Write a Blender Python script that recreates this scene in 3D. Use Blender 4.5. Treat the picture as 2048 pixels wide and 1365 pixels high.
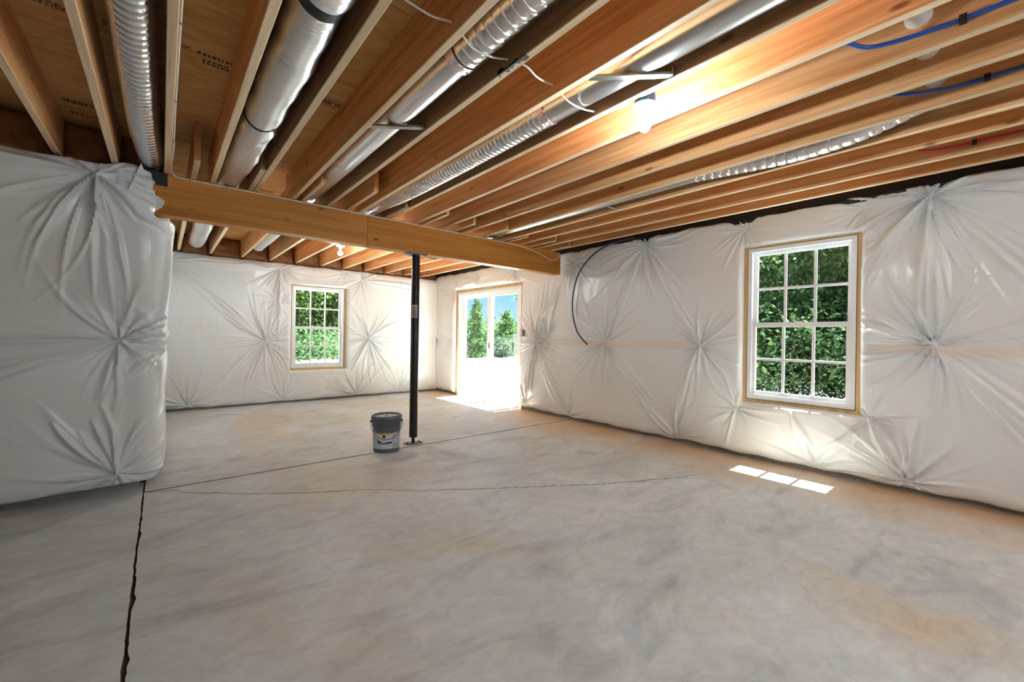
import bpy, math, random
import numpy as np
from mathutils import Vector, Matrix

for o in list(bpy.data.objects):
    bpy.data.objects.remove(o, do_unlink=True)
SC = bpy.context.scene
COL = SC.collection
random.seed(7)

# ------------------------------------------------------------------ camera
TH, ROLL = 0.6964, 0.0156
cam = bpy.data.cameras.new('camera')
cam.sensor_width = 36.0
cam.lens = 838.03 / 2048 * 36.0
cam.shift_y = -(682.5 - 672.32) / 2048
cam.clip_start = 0.05
cam.clip_end = 500
cam_o = bpy.data.objects.new('camera', cam)
COL.objects.link(cam_o)
fw = Vector((math.sin(TH), math.cos(TH), 0))
rt = Vector((math.cos(TH), -math.sin(TH), 0))
up = Vector((0, 0, 1))
r2 = rt * math.cos(ROLL) + up * math.sin(ROLL)
u2 = -rt * math.sin(ROLL) + up * math.cos(ROLL)
m = Matrix((r2, u2, -fw)).transposed().to_4x4()
m.translation = Vector((0, 0, 1.2168))
cam_o.matrix_world = m
SC.camera = cam_o

# ------------------------------------------------------------------ world, sun, exposure
SUN_EL = math.radians(64.2)
world = bpy.data.worlds.new('sky_world')
SC.world = world
world.use_nodes = True
wn = world.node_tree.nodes
wl = world.node_tree.links
sky = wn.new('ShaderNodeTexSky')
sky.sky_type = 'NISHITA'
sky.sun_disc = False
sky.sun_elevation = SUN_EL
sky.sun_rotation = math.radians(90)
sky.altitude = 100
sky.air_density = 1.0
sky.dust_density = 0.3
sky.ozone_density = 2.0
tint = wn.new('ShaderNodeMix'); tint.data_type = 'RGBA'; tint.blend_type = 'MULTIPLY'
tint.inputs['Factor'].default_value = 1.0
tint.inputs['B'].default_value = (0.58, 0.82, 1.06, 1)
wl.new(sky.outputs['Color'], tint.inputs['A'])
wn['Background'].inputs['Strength'].default_value = 0.031
wl.new(tint.outputs['Result'], wn['Background'].inputs['Color'])

sun = bpy.data.lights.new('sun', 'SUN')
sun.energy = 20.0
sun.angle = math.radians(0.2)
sun.color = (0.86, 0.99, 1.10)
sun_o = bpy.data.objects.new('sun', sun)
COL.objects.link(sun_o)
sdir = Vector((-math.cos(SUN_EL), 0.0, -math.sin(SUN_EL)))
sun_o.rotation_euler = sdir.to_track_quat('-Z', 'Y').to_euler()
sun_o.location = (12, 0, 20)

BULB_STRENGTH = 208.0
SC.cycles.max_bounces = 7
SC.cycles.diffuse_bounces = 4
SC.cycles.glossy_bounces = 3
SC.cycles.transmission_bounces = 3
SC.cycles.transparent_max_bounces = 12
SC.cycles.caustics_reflective = False
SC.cycles.caustics_refractive = False
SC.view_settings.view_transform = 'Standard'
SC.view_settings.look = 'None'
SC.view_settings.exposure = 2.42
SC.view_settings.gamma = 1.0
SC.view_settings.use_curve_mapping = False

# ------------------------------------------------------------------ key dimensions (metres)
ZC = 2.434            # underside of joists
ZS = 2.715            # underside of subfloor
XW = 4.616            # inner foot of right wall
YK = 8.067            # inner foot of back wall
YB = 4.219            # front face of beam

# ------------------------------------------------------------------ materials
def nodes_of(mat):
    mat.use_nodes = True
    nt = mat.node_tree
    return nt, nt.nodes, nt.links, nt.nodes['Principled BSDF']

def plain(name, col, rough=0.5, metal=0.0, spec=0.5, bump=None, var=0.0, vscale=20):
    m_ = bpy.data.materials.new(name)
    nt, N, L, B = nodes_of(m_)
    B.inputs['Base Color'].default_value = (*col, 1)
    B.inputs['Roughness'].default_value = rough
    B.inputs['Metallic'].default_value = metal
    B.inputs['Specular IOR Level'].default_value = spec
    tc = N.new('ShaderNodeTexCoord')
    if var:
        nz = N.new('ShaderNodeTexNoise')
        nz.inputs['Scale'].default_value = vscale
        nz.inputs['Detail'].default_value = 4
        L.new(tc.outputs['Object'], nz.inputs['Vector'])
        mx = N.new('ShaderNodeMix'); mx.data_type = 'RGBA'
        mx.inputs['A'].default_value = (*[c * (1 - var) for c in col], 1)
        mx.inputs['B'].default_value = (*[min(1, c * (1 + var)) for c in col], 1)
        L.new(nz.outputs['Fac'], mx.inputs['Factor'])
        L.new(mx.outputs['Result'], B.inputs['Base Color'])
    if bump:
        sc_, st, vec = bump
        mp = N.new('ShaderNodeMapping')
        mp.inputs['Scale'].default_value = vec
        L.new(tc.outputs['Object'], mp.inputs['Vector'])
        nb = N.new('ShaderNodeTexNoise')
        nb.inputs['Scale'].default_value = sc_
        nb.inputs['Detail'].default_value = 5
        L.new(mp.outputs['Vector'], nb.inputs['Vector'])
        bp = N.new('ShaderNodeBump')
        bp.inputs['Strength'].default_value = st
        bp.inputs['Distance'].default_value = 0.01
        L.new(nb.outputs['Fac'], bp.inputs['Height'])
        L.new(bp.outputs['Normal'], B.inputs['Normal'])
    return m_

def wood(name, dark, light, axis='Y', rough=0.62, knots=True, gs=1.0, flat=None, al=0.9, al2=3.0, ac2=130):
    """grain runs along the given local axis"""
    m_ = bpy.data.materials.new(name)
    nt, N, L, B = nodes_of(m_)
    tc = N.new('ShaderNodeTexCoord')
    oi = N.new('ShaderNodeObjectInfo')
    mul = N.new('ShaderNodeMath'); mul.operation = 'MULTIPLY'; mul.inputs[1].default_value = 37.0
    L.new(oi.outputs['Random'], mul.inputs[0])
    add = N.new('ShaderNodeVectorMath'); add.operation = 'ADD'
    L.new(tc.outputs['Object'], add.inputs[0]); L.new(mul.outputs[0], add.inputs[1])
    def mapped(al, ac):
        mp = N.new('ShaderNodeMapping')
        s = [ac * gs] * 3
        s['XYZ'.index(axis)] = al * gs
        mp.inputs['Scale'].default_value = s
        L.new(add.outputs[0], mp.inputs['Vector'])
        return mp
    m1 = mapped(al, 22)
    n1 = N.new('ShaderNodeTexNoise'); n1.inputs['Scale'].default_value = 1.0
    n1.inputs['Detail'].default_value = 4; n1.inputs['Distortion'].default_value = 0.6
    L.new(m1.outputs[0], n1.inputs['Vector'])
    m2 = mapped(al2, ac2)
    n2 = N.new('ShaderNodeTexNoise'); n2.inputs['Scale'].default_value = 1.0; n2.inputs['Detail'].default_value = 2
    L.new(m2.outputs[0], n2.inputs['Vector'])
    mixf = N.new('ShaderNodeMath'); mixf.operation = 'MULTIPLY_ADD'
    mixf.inputs[1].default_value = 0.35
    L.new(n2.outputs['Fac'], mixf.inputs[0]); 
    sc1 = N.new('ShaderNodeMath'); sc1.operation = 'MULTIPLY'; sc1.inputs[1].default_value = 0.65
    L.new(n1.outputs['Fac'], sc1.inputs[0]); L.new(sc1.outputs[0], mixf.inputs[2])
    rp = N.new('ShaderNodeValToRGB')
    rp.color_ramp.elements[0].position = 0.30; rp.color_ramp.elements[0].color = (*dark, 1)
    rp.color_ramp.elements[1].position = 0.68; rp.color_ramp.elements[1].color = (*light, 1)
    L.new(mixf.outputs[0], rp.inputs['Fac'])
    # board-to-board tone
    hs = N.new('ShaderNodeHueSaturation')
    mr = N.new('ShaderNodeMapRange'); mr.inputs['To Min'].default_value = 0.82; mr.inputs['To Max'].default_value = 1.12
    L.new(oi.outputs['Random'], mr.inputs['Value']); L.new(mr.outputs[0], hs.inputs['Value'])
    L.new(rp.outputs['Color'], hs.inputs['Color'])
    out = hs.outputs['Color']
    if knots:
        m3 = mapped(2.3 / gs, 6.0 / gs)
        if flat: m3.inputs['Scale'].default_value['XYZ'.index(flat)] = 0.0
        vo = N.new('ShaderNodeTexVoronoi'); vo.inputs['Scale'].default_value = 1.0
        L.new(m3.outputs[0], vo.inputs['Vector'])
        k = N.new('ShaderNodeValToRGB')
        k.color_ramp.elements[0].position = 0.05; k.color_ramp.elements[0].color = (1, 1, 1, 1)
        k.color_ramp.elements[1].position = 0.10; k.color_ramp.elements[1].color = (0, 0, 0, 1)
        L.new(vo.outputs['Distance'], k.inputs['Fac'])
        mk = N.new('ShaderNodeMix'); mk.data_type = 'RGBA'
        mk.inputs['B'].default_value = (dark[0] * .3, dark[1] * .25, dark[2] * .25, 1)
        sk = N.new('ShaderNodeMath'); sk.operation = 'MULTIPLY'; sk.inputs[1].default_value = 0.75
        L.new(k.outputs['Color'], sk.inputs[0]); L.new(sk.outputs[0], mk.inputs['Factor'])
        L.new(out, mk.inputs['A']); out = mk.outputs['Result']
    L.new(out, B.inputs['Base Color'])
    B.inputs['Roughness'].default_value = rough
    B.inputs['Specular IOR Level'].default_value = 0.25
    return m_

def concrete(name, cols, rough=0.5, warm_foot=None):
    m_ = bpy.data.materials.new(name)
    nt, N, L, B = nodes_of(m_)
    tc = N.new('ShaderNodeTexCoord')
    def noise(scale, vec=(1, 1, 1), rot=0.0, detail=4, dist=0.0, rgh=0.55):
        mp = N.new('ShaderNodeMapping'); mp.inputs['Scale'].default_value = vec
        mp.inputs['Rotation'].default_value = (0, 0, rot)
        L.new(tc.outputs['Object'], mp.inputs['Vector'])
        n = N.new('ShaderNodeTexNoise'); n.inputs['Scale'].default_value = scale
        n.inputs['Detail'].default_value = detail; n.inputs['Distortion'].default_value = dist
        n.inputs['Roughness'].default_value = rgh
        L.new(mp.outputs[0], n.inputs['Vector'])
        return n
    def ramp(src, p0, p1, c0=(0, 0, 0), c1=(1, 1, 1)):
        r = N.new('ShaderNodeValToRGB')
        r.color_ramp.elements[0].position = p0; r.color_ramp.elements[0].color = (*c0, 1)
        r.color_ramp.elements[1].position = p1; r.color_ramp.elements[1].color = (*c1, 1)
        L.new(src, r.inputs['Fac']); return r
    def mix(f, a, b, mode='MIX'):
        x = N.new('ShaderNodeMix'); x.data_type = 'RGBA'; x.blend_type = mode
        L.new(f, x.inputs['Factor'])
        if isinstance(a, tuple): x.inputs['A'].default_value = (*a, 1)
        else: L.new(a, x.inputs['A'])
        if isinstance(b, tuple): x.inputs['B'].default_value = (*b, 1)
        else: L.new(b, x.inputs['B'])
        return x.outputs['Result']
    base, grey, tan, dark = cols
    big = ramp(noise(0.75, dist=0.8).outputs['Fac'], 0.40, 0.60)
    c = mix(big.outputs['Color'], base, grey)
    tn = ramp(noise(0.55, (1.0, 0.55, 1), 0.5, dist=0.8).outputs['Fac'], 0.48, 0.66)
    c = mix(tn.outputs['Color'], c, tan)
    sw = ramp(noise(1.6, (0.7, 1.5, 1), 0.9, 5, 1.8).outputs['Fac'], 0.52, 0.72)   # trowel swirls
    swm = N.new('ShaderNodeMath'); swm.operation = 'MULTIPLY'; swm.inputs[1].default_value = 0.52
    L.new(sw.outputs['Color'], swm.inputs[0])
    c = mix(swm.outputs[0], c, dark)
    fine = ramp(noise(9, (0.8, 1.3, 1), 0.7, 6, 0.8, 0.7).outputs['Fac'], 0.35, 0.75, (0.87,) * 3, (1.12,) * 3)
    one = N.new('ShaderNodeValue'); one.outputs[0].default_value = 1.0
    c = mix(one.outputs[0], c, fine.outputs['Color'], 'MULTIPLY')
    if warm_foot:
        # warm lamplight painted into the floor colour along the right wall foot
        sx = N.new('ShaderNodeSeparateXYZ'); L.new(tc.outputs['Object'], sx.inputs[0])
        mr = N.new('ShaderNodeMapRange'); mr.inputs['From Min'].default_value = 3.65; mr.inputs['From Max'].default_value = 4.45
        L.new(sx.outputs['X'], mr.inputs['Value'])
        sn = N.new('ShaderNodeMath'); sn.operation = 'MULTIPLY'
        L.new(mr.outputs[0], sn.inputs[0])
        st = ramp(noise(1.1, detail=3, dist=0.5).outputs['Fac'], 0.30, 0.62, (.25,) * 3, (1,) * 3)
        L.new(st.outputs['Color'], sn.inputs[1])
        c = mix(sn.outputs[0], c, warm_foot)
    L.new(c, B.inputs['Base Color'])
    B.inputs['Roughness'].default_value = rough
    B.inputs['Specular IOR Level'].default_value = 0.4
    return m_

def plastic_film(name, col, pink):
    m_ = bpy.data.materials.new(name)
    nt, N, L, B = nodes_of(m_)
    tc = N.new('ShaderNodeTexCoord')
    nz = N.new('ShaderNodeTexNoise'); nz.inputs['Scale'].default_value = 1.3; nz.inputs['Detail'].default_value = 3
    L.new(tc.outputs['Object'], nz.inputs['Vector'])
    rp = N.new('ShaderNodeValToRGB')
    rp.color_ramp.elements[0].position = 0.35; rp.color_ramp.elements[0].color = (*col, 1)
    rp.color_ramp.elements[1].position = 0.70; rp.color_ramp.elements[1].color = (*pink, 1)
    L.new(nz.outputs['Fac'], rp.inputs['Fac']); L.new(rp.outputs['Color'], B.inputs['Base Color'])
    B.inputs['Roughness'].default_value = 0.25
    B.inputs['Specular IOR Level'].default_value = 0.5
    mp = N.new('ShaderNodeMapping'); mp.inputs['Scale'].default_value = (7, 7, 2.4)
    L.new(tc.outputs['Object'], mp.inputs['Vector'])
    nb = N.new('ShaderNodeTexNoise'); nb.inputs['Scale'].default_value = 1.6; nb.inputs['Detail'].default_value = 2
    L.new(mp.outputs[0], nb.inputs['Vector'])
    bp = N.new('ShaderNodeBump'); bp.inputs['Strength'].default_value = 0.20; bp.inputs['Distance'].default_value = 0.02
    L.new(nb.outputs['Fac'], bp.inputs['Height']); L.new(bp.outputs['Normal'], B.inputs['Normal'])
    return m_

def glass_mat(name):
    m_ = bpy.data.materials.new(name)
    m_.use_nodes = True
    N, L = m_.node_tree.nodes, m_.node_tree.links
    N.remove(N['Principled BSDF'])
    tr = N.new('ShaderNodeBsdfTransparent'); tr.inputs['Color'].default_value = (0.93, 0.96, 0.95, 1)
    gl = N.new('ShaderNodeBsdfGlossy'); gl.inputs['Roughness'].default_value = 0.02
    fr = N.new('ShaderNodeFresnel'); fr.inputs['IOR'].default_value = 1.45
    mx = N.new('ShaderNodeMixShader')
    ge = N.new('ShaderNodeNewGeometry')
    inv = N.new('ShaderNodeMath'); inv.operation = 'SUBTRACT'; inv.inputs[0].default_value = 1.0
    L.new(ge.outputs['Backfacing'], inv.inputs[1])
    fm = N.new('ShaderNodeMath'); fm.operation = 'MULTIPLY'
    L.new(fr.outputs[0], fm.inputs[0]); L.new(inv.outputs[0], fm.inputs[1])
    L.new(fm.outputs[0], mx.inputs[0]); L.new(tr.outputs[0], mx.inputs[1]); L.new(gl.outputs[0], mx.inputs[2])
    L.new(mx.outputs[0], N['Material Output'].inputs['Surface'])
    return m_

def leaf_mat(name, c0, c1, trans=0.35):
    m_ = bpy.data.materials.new(name)
    m_.use_nodes = True
    N, L = m_.node_tree.nodes, m_.node_tree.links
    N.remove(N['Principled BSDF'])
    g = N.new('ShaderNodeNewGeometry')
    rp = N.new('ShaderNodeValToRGB')
    rp.color_ramp.elements[0].color = (*c0, 1); rp.color_ramp.elements[1].color = (*c1, 1)
    L.new(g.outputs['Random Per Island'], rp.inputs['Fac'])
    d = N.new('ShaderNodeBsdfDiffuse'); t = N.new('ShaderNodeBsdfTranslucent')
    mx = N.new('ShaderNodeMixShader'); mx.inputs[0].default_value = trans
    L.new(rp.outputs['Color'], d.inputs['Color']); L.new(rp.outputs['Color'], t.inputs['Color'])
    L.new(d.outputs[0], mx.inputs[1]); L.new(t.outputs[0], mx.inputs[2])
    L.new(mx.outputs[0], N['Material Output'].inputs['Surface'])
    return m_

def emit(name, col, s):
    m_ = bpy.data.materials.new(name)
    m_.use_nodes = True
    N, L = m_.node_tree.nodes, m_.node_tree.links
    N.remove(N['Principled BSDF'])
    e = N.new('ShaderNodeEmission'); e.inputs['Color'].default_value = (*col, 1); e.inputs['Strength'].default_value = s
    L.new(e.outputs[0], N['Material Output'].inputs['Surface'])
    return m_

M = {}
M['joist'] = wood('joist_fir', (0.56, 0.22, 0.065), (0.93, 0.555, 0.265), 'Y', flat='X')
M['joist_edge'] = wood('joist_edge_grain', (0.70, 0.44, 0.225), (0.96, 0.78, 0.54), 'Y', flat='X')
M['rim'] = wood('rim_board', (0.26, 0.13, 0.055), (0.46, 0.27, 0.13), 'X')
M['beam'] = wood('beam_timber', (0.38, 0.13, 0.018), (0.69, 0.295, 0.055), 'X', 0.5, gs=0.55, flat='Y')
M['buck'] = wood('buck_pine', (0.52, 0.33, 0.14), (0.80, 0.58, 0.32), 'Z', knots=False)
M['osb'] = wood('subfloor_strand', (0.66, 0.30, 0.08), (0.95, 0.62, 0.27), 'X', 0.75, knots=False, gs=0.9, al=4.5, al2=20, ac2=75)
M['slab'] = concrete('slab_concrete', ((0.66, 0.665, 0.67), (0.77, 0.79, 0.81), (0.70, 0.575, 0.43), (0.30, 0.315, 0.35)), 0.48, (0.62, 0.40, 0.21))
M['wallcrete'] = concrete('wall_concrete', ((0.30, 0.29, 0.27), (0.36, 0.35, 0.33), (0.33, 0.29, 0.24), (0.16, 0.16, 0.16)), 0.85)
M['dirt'] = plain('joint_dirt', (0.13, 0.075, 0.036), 0.95, var=0.5, vscale=60)
M['film'] = plastic_film('white_film', (0.82, 0.83, 0.835), (0.80, 0.775, 0.755))
M['flap'] = plain('seam_film', (0.80, 0.725, 0.655), 0.33, var=0.06, vscale=5)
M['pin'] = plain('pin_steel', (0.25, 0.22, 0.20), 0.5, 0.6)
M['vinyl'] = plain('white_vinyl', (0.86, 0.87, 0.88), 0.35)
M['glass'] = glass_mat('clear_glass')
M['foam'] = plain('yellow_foam', (0.62, 0.45, 0.16), 0.9, bump=(60, 0.8, (1, 1, 1)), var=0.3)
M['foil'] = plain('foil_jacket', (0.80, 0.80, 0.80), 0.26, 1.0, bump=(26, 0.55, (1, 1, 1)))
M['foilwrap'] = plain('foil_wrap', (0.82, 0.82, 0.82), 0.30, 1.0, bump=(16, 1.0, (0.8, 4.0, 0.8)))
M['galv'] = plain('galvanised', (0.72, 0.73, 0.73), 0.30, 1.0, bump=(5, 0.06, (1, 1, 1)), var=0.06, vscale=12)
M['channel'] = plain('channel_steel', (0.30, 0.30, 0.28), 0.35, 1.0)
M['band'] = plain('black_strap', (0.012, 0.012, 0.012), 0.6)
M['tape'] = plain('foil_tape', (0.80, 0.70, 0.70), 0.25, 0.9, bump=(40, 0.8, (1, 1, 1)))
M['redprint'] = plain('red_print', (0.55, 0.05, 0.06), 0.5)
M['steel'] = plain('black_column_paint', (0.018, 0.015, 0.013), 0.42, 0.2, var=0.4, vscale=6)
M['plate'] = plain('plate_steel', (0.16, 0.15, 0.14), 0.5, 0.7, var=0.2)
M['sticker'] = plain('sticker_grey', (0.42, 0.40, 0.37), 0.5, var=0.2, vscale=90)
M['ink'] = plain('print_ink', (0.03, 0.022, 0.018), 0.7)
M['cable'] = plain('white_cable', (0.80, 0.76, 0.70), 0.45)
M['blue'] = plain('blue_pipe', (0.012, 0.085, 0.40), 0.32)
M['navy'] = plain('navy_pipe', (0.015, 0.045, 0.16), 0.35)
M['red'] = plain('red_pipe', (0.45, 0.02, 0.03), 0.35)
M['pvc'] = plain('white_pvc', (0.80, 0.79, 0.75), 0.4)
M['clip'] = plain('black_clip', (0.01, 0.01, 0.012), 0.5)
M['porcelain'] = plain('white_lampholder', (0.85, 0.85, 0.83), 0.3)
M['bluebox'] = plain('blue_box', (0.02, 0.12, 0.30), 0.45)
M['bulb'] = emit('bulb_glow', (0.84, 0.955, 1.03), BULB_STRENGTH)
M['batt'] = plain('brown_fibre', (0.30, 0.135, 0.060), 0.95, spec=0.1, bump=(45, 1.0, (1, 1, 1)), var=0.55, vscale=14)
M['black'] = plain('black_membrane', (0.008, 0.008, 0.010), 0.45)
M['pail'] = plain('grey_pail', (0.115, 0.125, 0.145), 0.38)
M['label_w'] = plain('label_grey', (0.50, 0.51, 0.54), 0.45)
M['label_p'] = plain('label_white', (0.72, 0.71, 0.70), 0.45)
M['label_o'] = plain('label_orange', (0.75, 0.42, 0.06), 0.45)
M['label_t'] = plain('label_teal', (0.01, 0.20, 0.30), 0.45)
M['label_n'] = plain('label_navy', (0.01, 0.03, 0.12), 0.45)
M['wire'] = plain('wire_steel', (0.30, 0.30, 0.31), 0.35, 0.9)
M['boxmetal'] = plain('box_grey', (0.62, 0.61, 0.58), 0.4, 0.3)
M['boxbrown'] = plain('box_brown', (0.20, 0.13, 0.09), 0.6)
M['speck'] = plain('dried_splash', (0.85, 0.88, 0.92), 0.4)
M['bark'] = plain('tree_bark', (0.10, 0.075, 0.055), 0.9, var=0.3, vscale=8)
M['leaf'] = leaf_mat('leaf_deciduous', (0.028, 0.062, 0.026), (0.125, 0.195, 0.068))
M['leafdark'] = leaf_mat('leaf_hedge', (0.014, 0.026, 0.009), (0.125, 0.19, 0.048))
M['needle'] = leaf_mat('leaf_conifer', (0.026, 0.060, 0.022), (0.11, 0.175, 0.055), 0.2)
M['pale'] = leaf_mat('leaf_pale', (0.07, 0.10, 0.06), (0.15, 0.18, 0.12), 0.2)
M['sand'] = plain('pale_ground', (0.58, 0.56, 0.52), 0.95, spec=0.1, var=0.16, vscale=1.6)
M['fencem'] = plain('fence_metal', (0.03, 0.03, 0.03), 0.6)

# ------------------------------------------------------------------ helpers
class MB:
    def __init__(self):
        self.v = []; self.f = []
    def box(self, a, b):
        x0, y0, z0 = a; x1, y1, z1 = b
        n = len(self.v)
        self.v += [(x0, y0, z0), (x1, y0, z0), (x1, y1, z0), (x0, y1, z0), (x0, y0, z1), (x1, y0, z1), (x1, y1, z1), (x0, y1, z1)]
        self.f += [[n + i for i in q] for q in ((0, 3, 2, 1), (4, 5, 6, 7), (0, 1, 5, 4), (1, 2, 6, 5), (2, 3, 7, 6), (3, 0, 4, 7))]
        return self
    def prism(self, prof, axis, a, b):
        """closed profile (2-D) extruded along axis from a to b"""
        n = len(self.v); k = len(prof)
        for t in (a, b):
            for p, q in prof:
                c = {'X': (t, p, q), 'Y': (p, t, q), 'Z': (p, q, t)}[axis]
                self.v.append(c)
        for i in range(k):
            j = (i + 1) % k
            self.f.append([n + i, n + j, n + k + j, n + k + i])
        self.f.append([n + i for i in range(k)][::-1]); self.f.append([n + k + i for i in range(k)])
        return self
    def tube(self, pts, r, seg=10, cap=True):
        pts = [Vector(p) for p in pts]; n0 = len(self.v)
        ref = Vector((0, 0, 1))
        t0 = (pts[1] - pts[0]).normalized()
        if abs(t0.dot(ref)) > 0.9: ref = Vector((1, 0, 0))
        side = t0.cross(ref).normalized()
        for i, p in enumerate(pts):
            t = (pts[min(i + 1, len(pts) - 1)] - pts[max(i - 1, 0)]).normalized()
            side = (side - t * side.dot(t)).normalized(); nrm = side.cross(t)
            rr = r[i] if hasattr(r, '__len__') else r
            for s in range(seg):
                a = 2 * math.pi * s / seg
                self.v.append(tuple(p + side * (rr * math.cos(a)) + nrm * (rr * math.sin(a))))
        for i in range(len(pts) - 1):
            for s in range(seg):
                a = n0 + i * seg + s; b = n0 + i * seg + (s + 1) % seg
                self.f.append([a, b, b + seg, a + seg])
        if cap:
            self.f.append([n0 + s for s in range(seg)][::-1])
            e = n0 + (len(pts) - 1) * seg
            self.f.append([e + s for s in range(seg)])
        return self
    def lathe(self, prof, seg=32, c=(0, 0, 0)):
        """profile of (radius, z) about the vertical through c"""
        n0 = len(self.v)
        for r, z in prof:
            for s in range(seg):
                a = 2 * math.pi * s / seg
                self.v.append((c[0] + r * math.cos(a), c[1] + r * math.sin(a), c[2] + z))
        for i in range(len(prof) - 1):
            for s in range(seg):
                a = n0 + i * seg + s; b = n0 + i * seg + (s + 1) % seg
                self.f.append([a, b, b + seg, a + seg])
        if prof[0][0] > 1e-6: self.f.append([n0 + s for s in range(seg)][::-1])
        if prof[-1][0] > 1e-6:
            e = n0 + (len(prof) - 1) * seg
            self.f.append([e + s for s in range(seg)])
        return self
    def mesh(self, name, smooth=False):
        me = bpy.data.meshes.new(name)
        me.from_pydata(self.v, [], self.f)
        me.validate()
        if smooth: me.shade_smooth() if hasattr(me, 'shade_smooth') else None
        me.update()
        return me

def put(name, me, mat, parent=None, loc=None, rot=None):
    if isinstance(me, MB): me = me.mesh(name)
    o = bpy.data.objects.new(name, me)
    COL.objects.link(o)
    if mat is not None and not me.materials:
        me.materials.append(mat)
    if parent: o.parent = parent
    if loc: o.location = loc
    if rot: o.rotation_euler = rot
    return o

def smooth(o, ang=40):
    me = o.data
    me.polygons.foreach_set('use_smooth', [True] * len(me.polygons))
    try:
        me.set_sharp_from_angle(angle=math.radians(ang))
    except Exception:
        pass
    return o

def tag(o, label, cat=None, group=None, kind=None):
    if label: o['label'] = label
    if cat: o['category'] = cat
    if group: o['group'] = group
    if kind: o['kind'] = kind
    return o

def empty(name, loc=(0, 0, 0), rz=0.0):
    o = bpy.data.objects.new(name, None)
    COL.objects.link(o)
    o.location = loc; o.rotation_euler = (0, 0, rz)
    o.empty_display_size = 0.1
    return o

def spline(pts, n=8):
    P = [Vector(p) for p in pts]; out = []
    for i in range(len(P) - 1):
        p0 = P[max(i - 1, 0)]; p1 = P[i]; p2 = P[i + 1]; p3 = P[min(i + 2, len(P) - 1)]
        for k in range(n):
            t = k / n
            out.append(0.5 * ((2 * p1) + (p2 - p0) * t + (2 * p0 - 5 * p1 + 4 * p2 - p3) * t * t + (3 * p1 - p0 - 3 * p2 + p3) * t ** 3))
    out.append(P[-1])
    return out

def resample(pts, step):
    pts = [Vector(p) for p in pts]; d = [0.0]
    for a, b in zip(pts, pts[1:]): d.append(d[-1] + (b - a).length)
    n = max(2, int(d[-1] / step)); out = []; j = 0; ss = []
    for i in range(n + 1):
        s = d[-1] * i / n
        while j < len(d) - 2 and d[j + 1] < s: j += 1
        t = (s - d[j]) / max(1e-9, d[j + 1] - d[j])
        out.append(pts[j].lerp(pts[j + 1], t)); ss.append(s)
    return out, ss

def cbox(x0, x1, y0, y1, z0, z1, c=0.004, axis='Y'):
    """board with eased long edges"""
    if axis == 'Y': p, q, a, b = (x0, x1), (z0, z1), y0, y1
    elif axis == 'X': p, q, a, b = (y0, y1), (z0, z1), x0, x1
    else: p, q, a, b = (x0, x1), (y0, y1), z0, z1
    prof = [(p[0] + c, q[0]), (p[1] - c, q[0]), (p[1], q[0] + c), (p[1], q[1] - c), (p[1] - c, q[1]), (p[0] + c, q[1]), (p[0], q[1] - c), (p[0], q[0] + c)]
    return MB().prism(prof, axis, a, b)

# ================================================================== FLOOR
floor = put('floor', MB().box((-6.2, -4.7, -0.25), (4.95, 8.45, -0.014)), M['dirt'])
tag(floor, 'pale trowelled concrete basement floor with control joints', kind='structure')

rng = random.Random(3)
def slab(poly):
    n = len(poly)
    v = [(x, y, 0.0) for x, y in poly] + [(x, y, -0.014) for x, y in poly]
    f = [list(range(n)), list(range(2 * n - 1, n - 1, -1))] + [[i, n + i, n + (i + 1) % n, (i + 1) % n] for i in range(n)]
    mb = MB(); mb.v = v; mb.f = f
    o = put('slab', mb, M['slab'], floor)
    o.data.materials.append(M['dirt'])
    for p in o.data.polygons:
        if abs(p.normal.z) < 0.5: p.material_index = 1
    return o

# wide saw joint running towards the camera at x = -0.09, with ragged edges
ys = [4.10 - 0.02 * i for i in range(int((4.10 + 4.7) / 0.02) + 1)]
jl, jr = [], []
a_ = b_ = 0.0
for y in ys:
    a_ = 0.80 * a_ + rng.uniform(-1, 1) * 0.0016; b_ = 0.80 * b_ + rng.uniform(-1, 1) * 0.0020
    wdt = 0.0030 if y > 3.9 else 0.0046
    if rng.random() < 0.05: b_ += 0.004
    jl.append((-0.090 - wdt + a_, y)); jr.append((-0.090 + wdt + max(b_, -0.003), y))
# hairline crack
ck = [(-0.03, 4.125), (0.078, 4.11), (0.163, 3.969), (0.293, 3.857), (0.553, 3.645), (0.88, 3.419), (1.261, 3.205), (1.589, 2.927), (1.953, 2.702),
      (2.169, 2.564), (2.436, 2.402), (2.799, 2.182), (3.141, 2.027), (3.503, 1.862), (3.961, 1.72), (4.40, 1.52), (4.95, 1.32)]
cu, cd = [], []
for i in range(len(ck) - 1):
    n = 16
    for k in range(n):
        t = k / n
        x = ck[i][0] * (1 - t) + ck[i + 1][0] * t; y = ck[i][1] * (1 - t) + ck[i + 1][1] * t
        y += rng.uniform(-1, 1) * 0.011; x += rng.uniform(-1, 1) * 0.004
        g = 0.0050 * (1.0 if x < 3.3 else max(0.06, 1 - (x - 3.3) / 0.8))
        cu.append((x, y + g)); cd.append((x, y - g))
cu.append((4.95, 1.32)); cd.append((4.95, 1.32))
YJ = 4.169
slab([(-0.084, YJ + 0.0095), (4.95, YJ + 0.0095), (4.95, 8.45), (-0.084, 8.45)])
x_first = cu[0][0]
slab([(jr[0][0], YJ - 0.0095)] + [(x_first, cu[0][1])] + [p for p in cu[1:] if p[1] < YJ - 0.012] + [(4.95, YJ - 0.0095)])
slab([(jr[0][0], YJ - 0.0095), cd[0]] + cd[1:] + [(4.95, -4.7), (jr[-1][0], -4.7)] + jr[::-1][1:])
slab([(-6.2, -4.7), (jl[-1][0], -4.7)] + jl[::-1][1:] + [(jl[0][0], 4.45), (-6.2, 4.45)])

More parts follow.
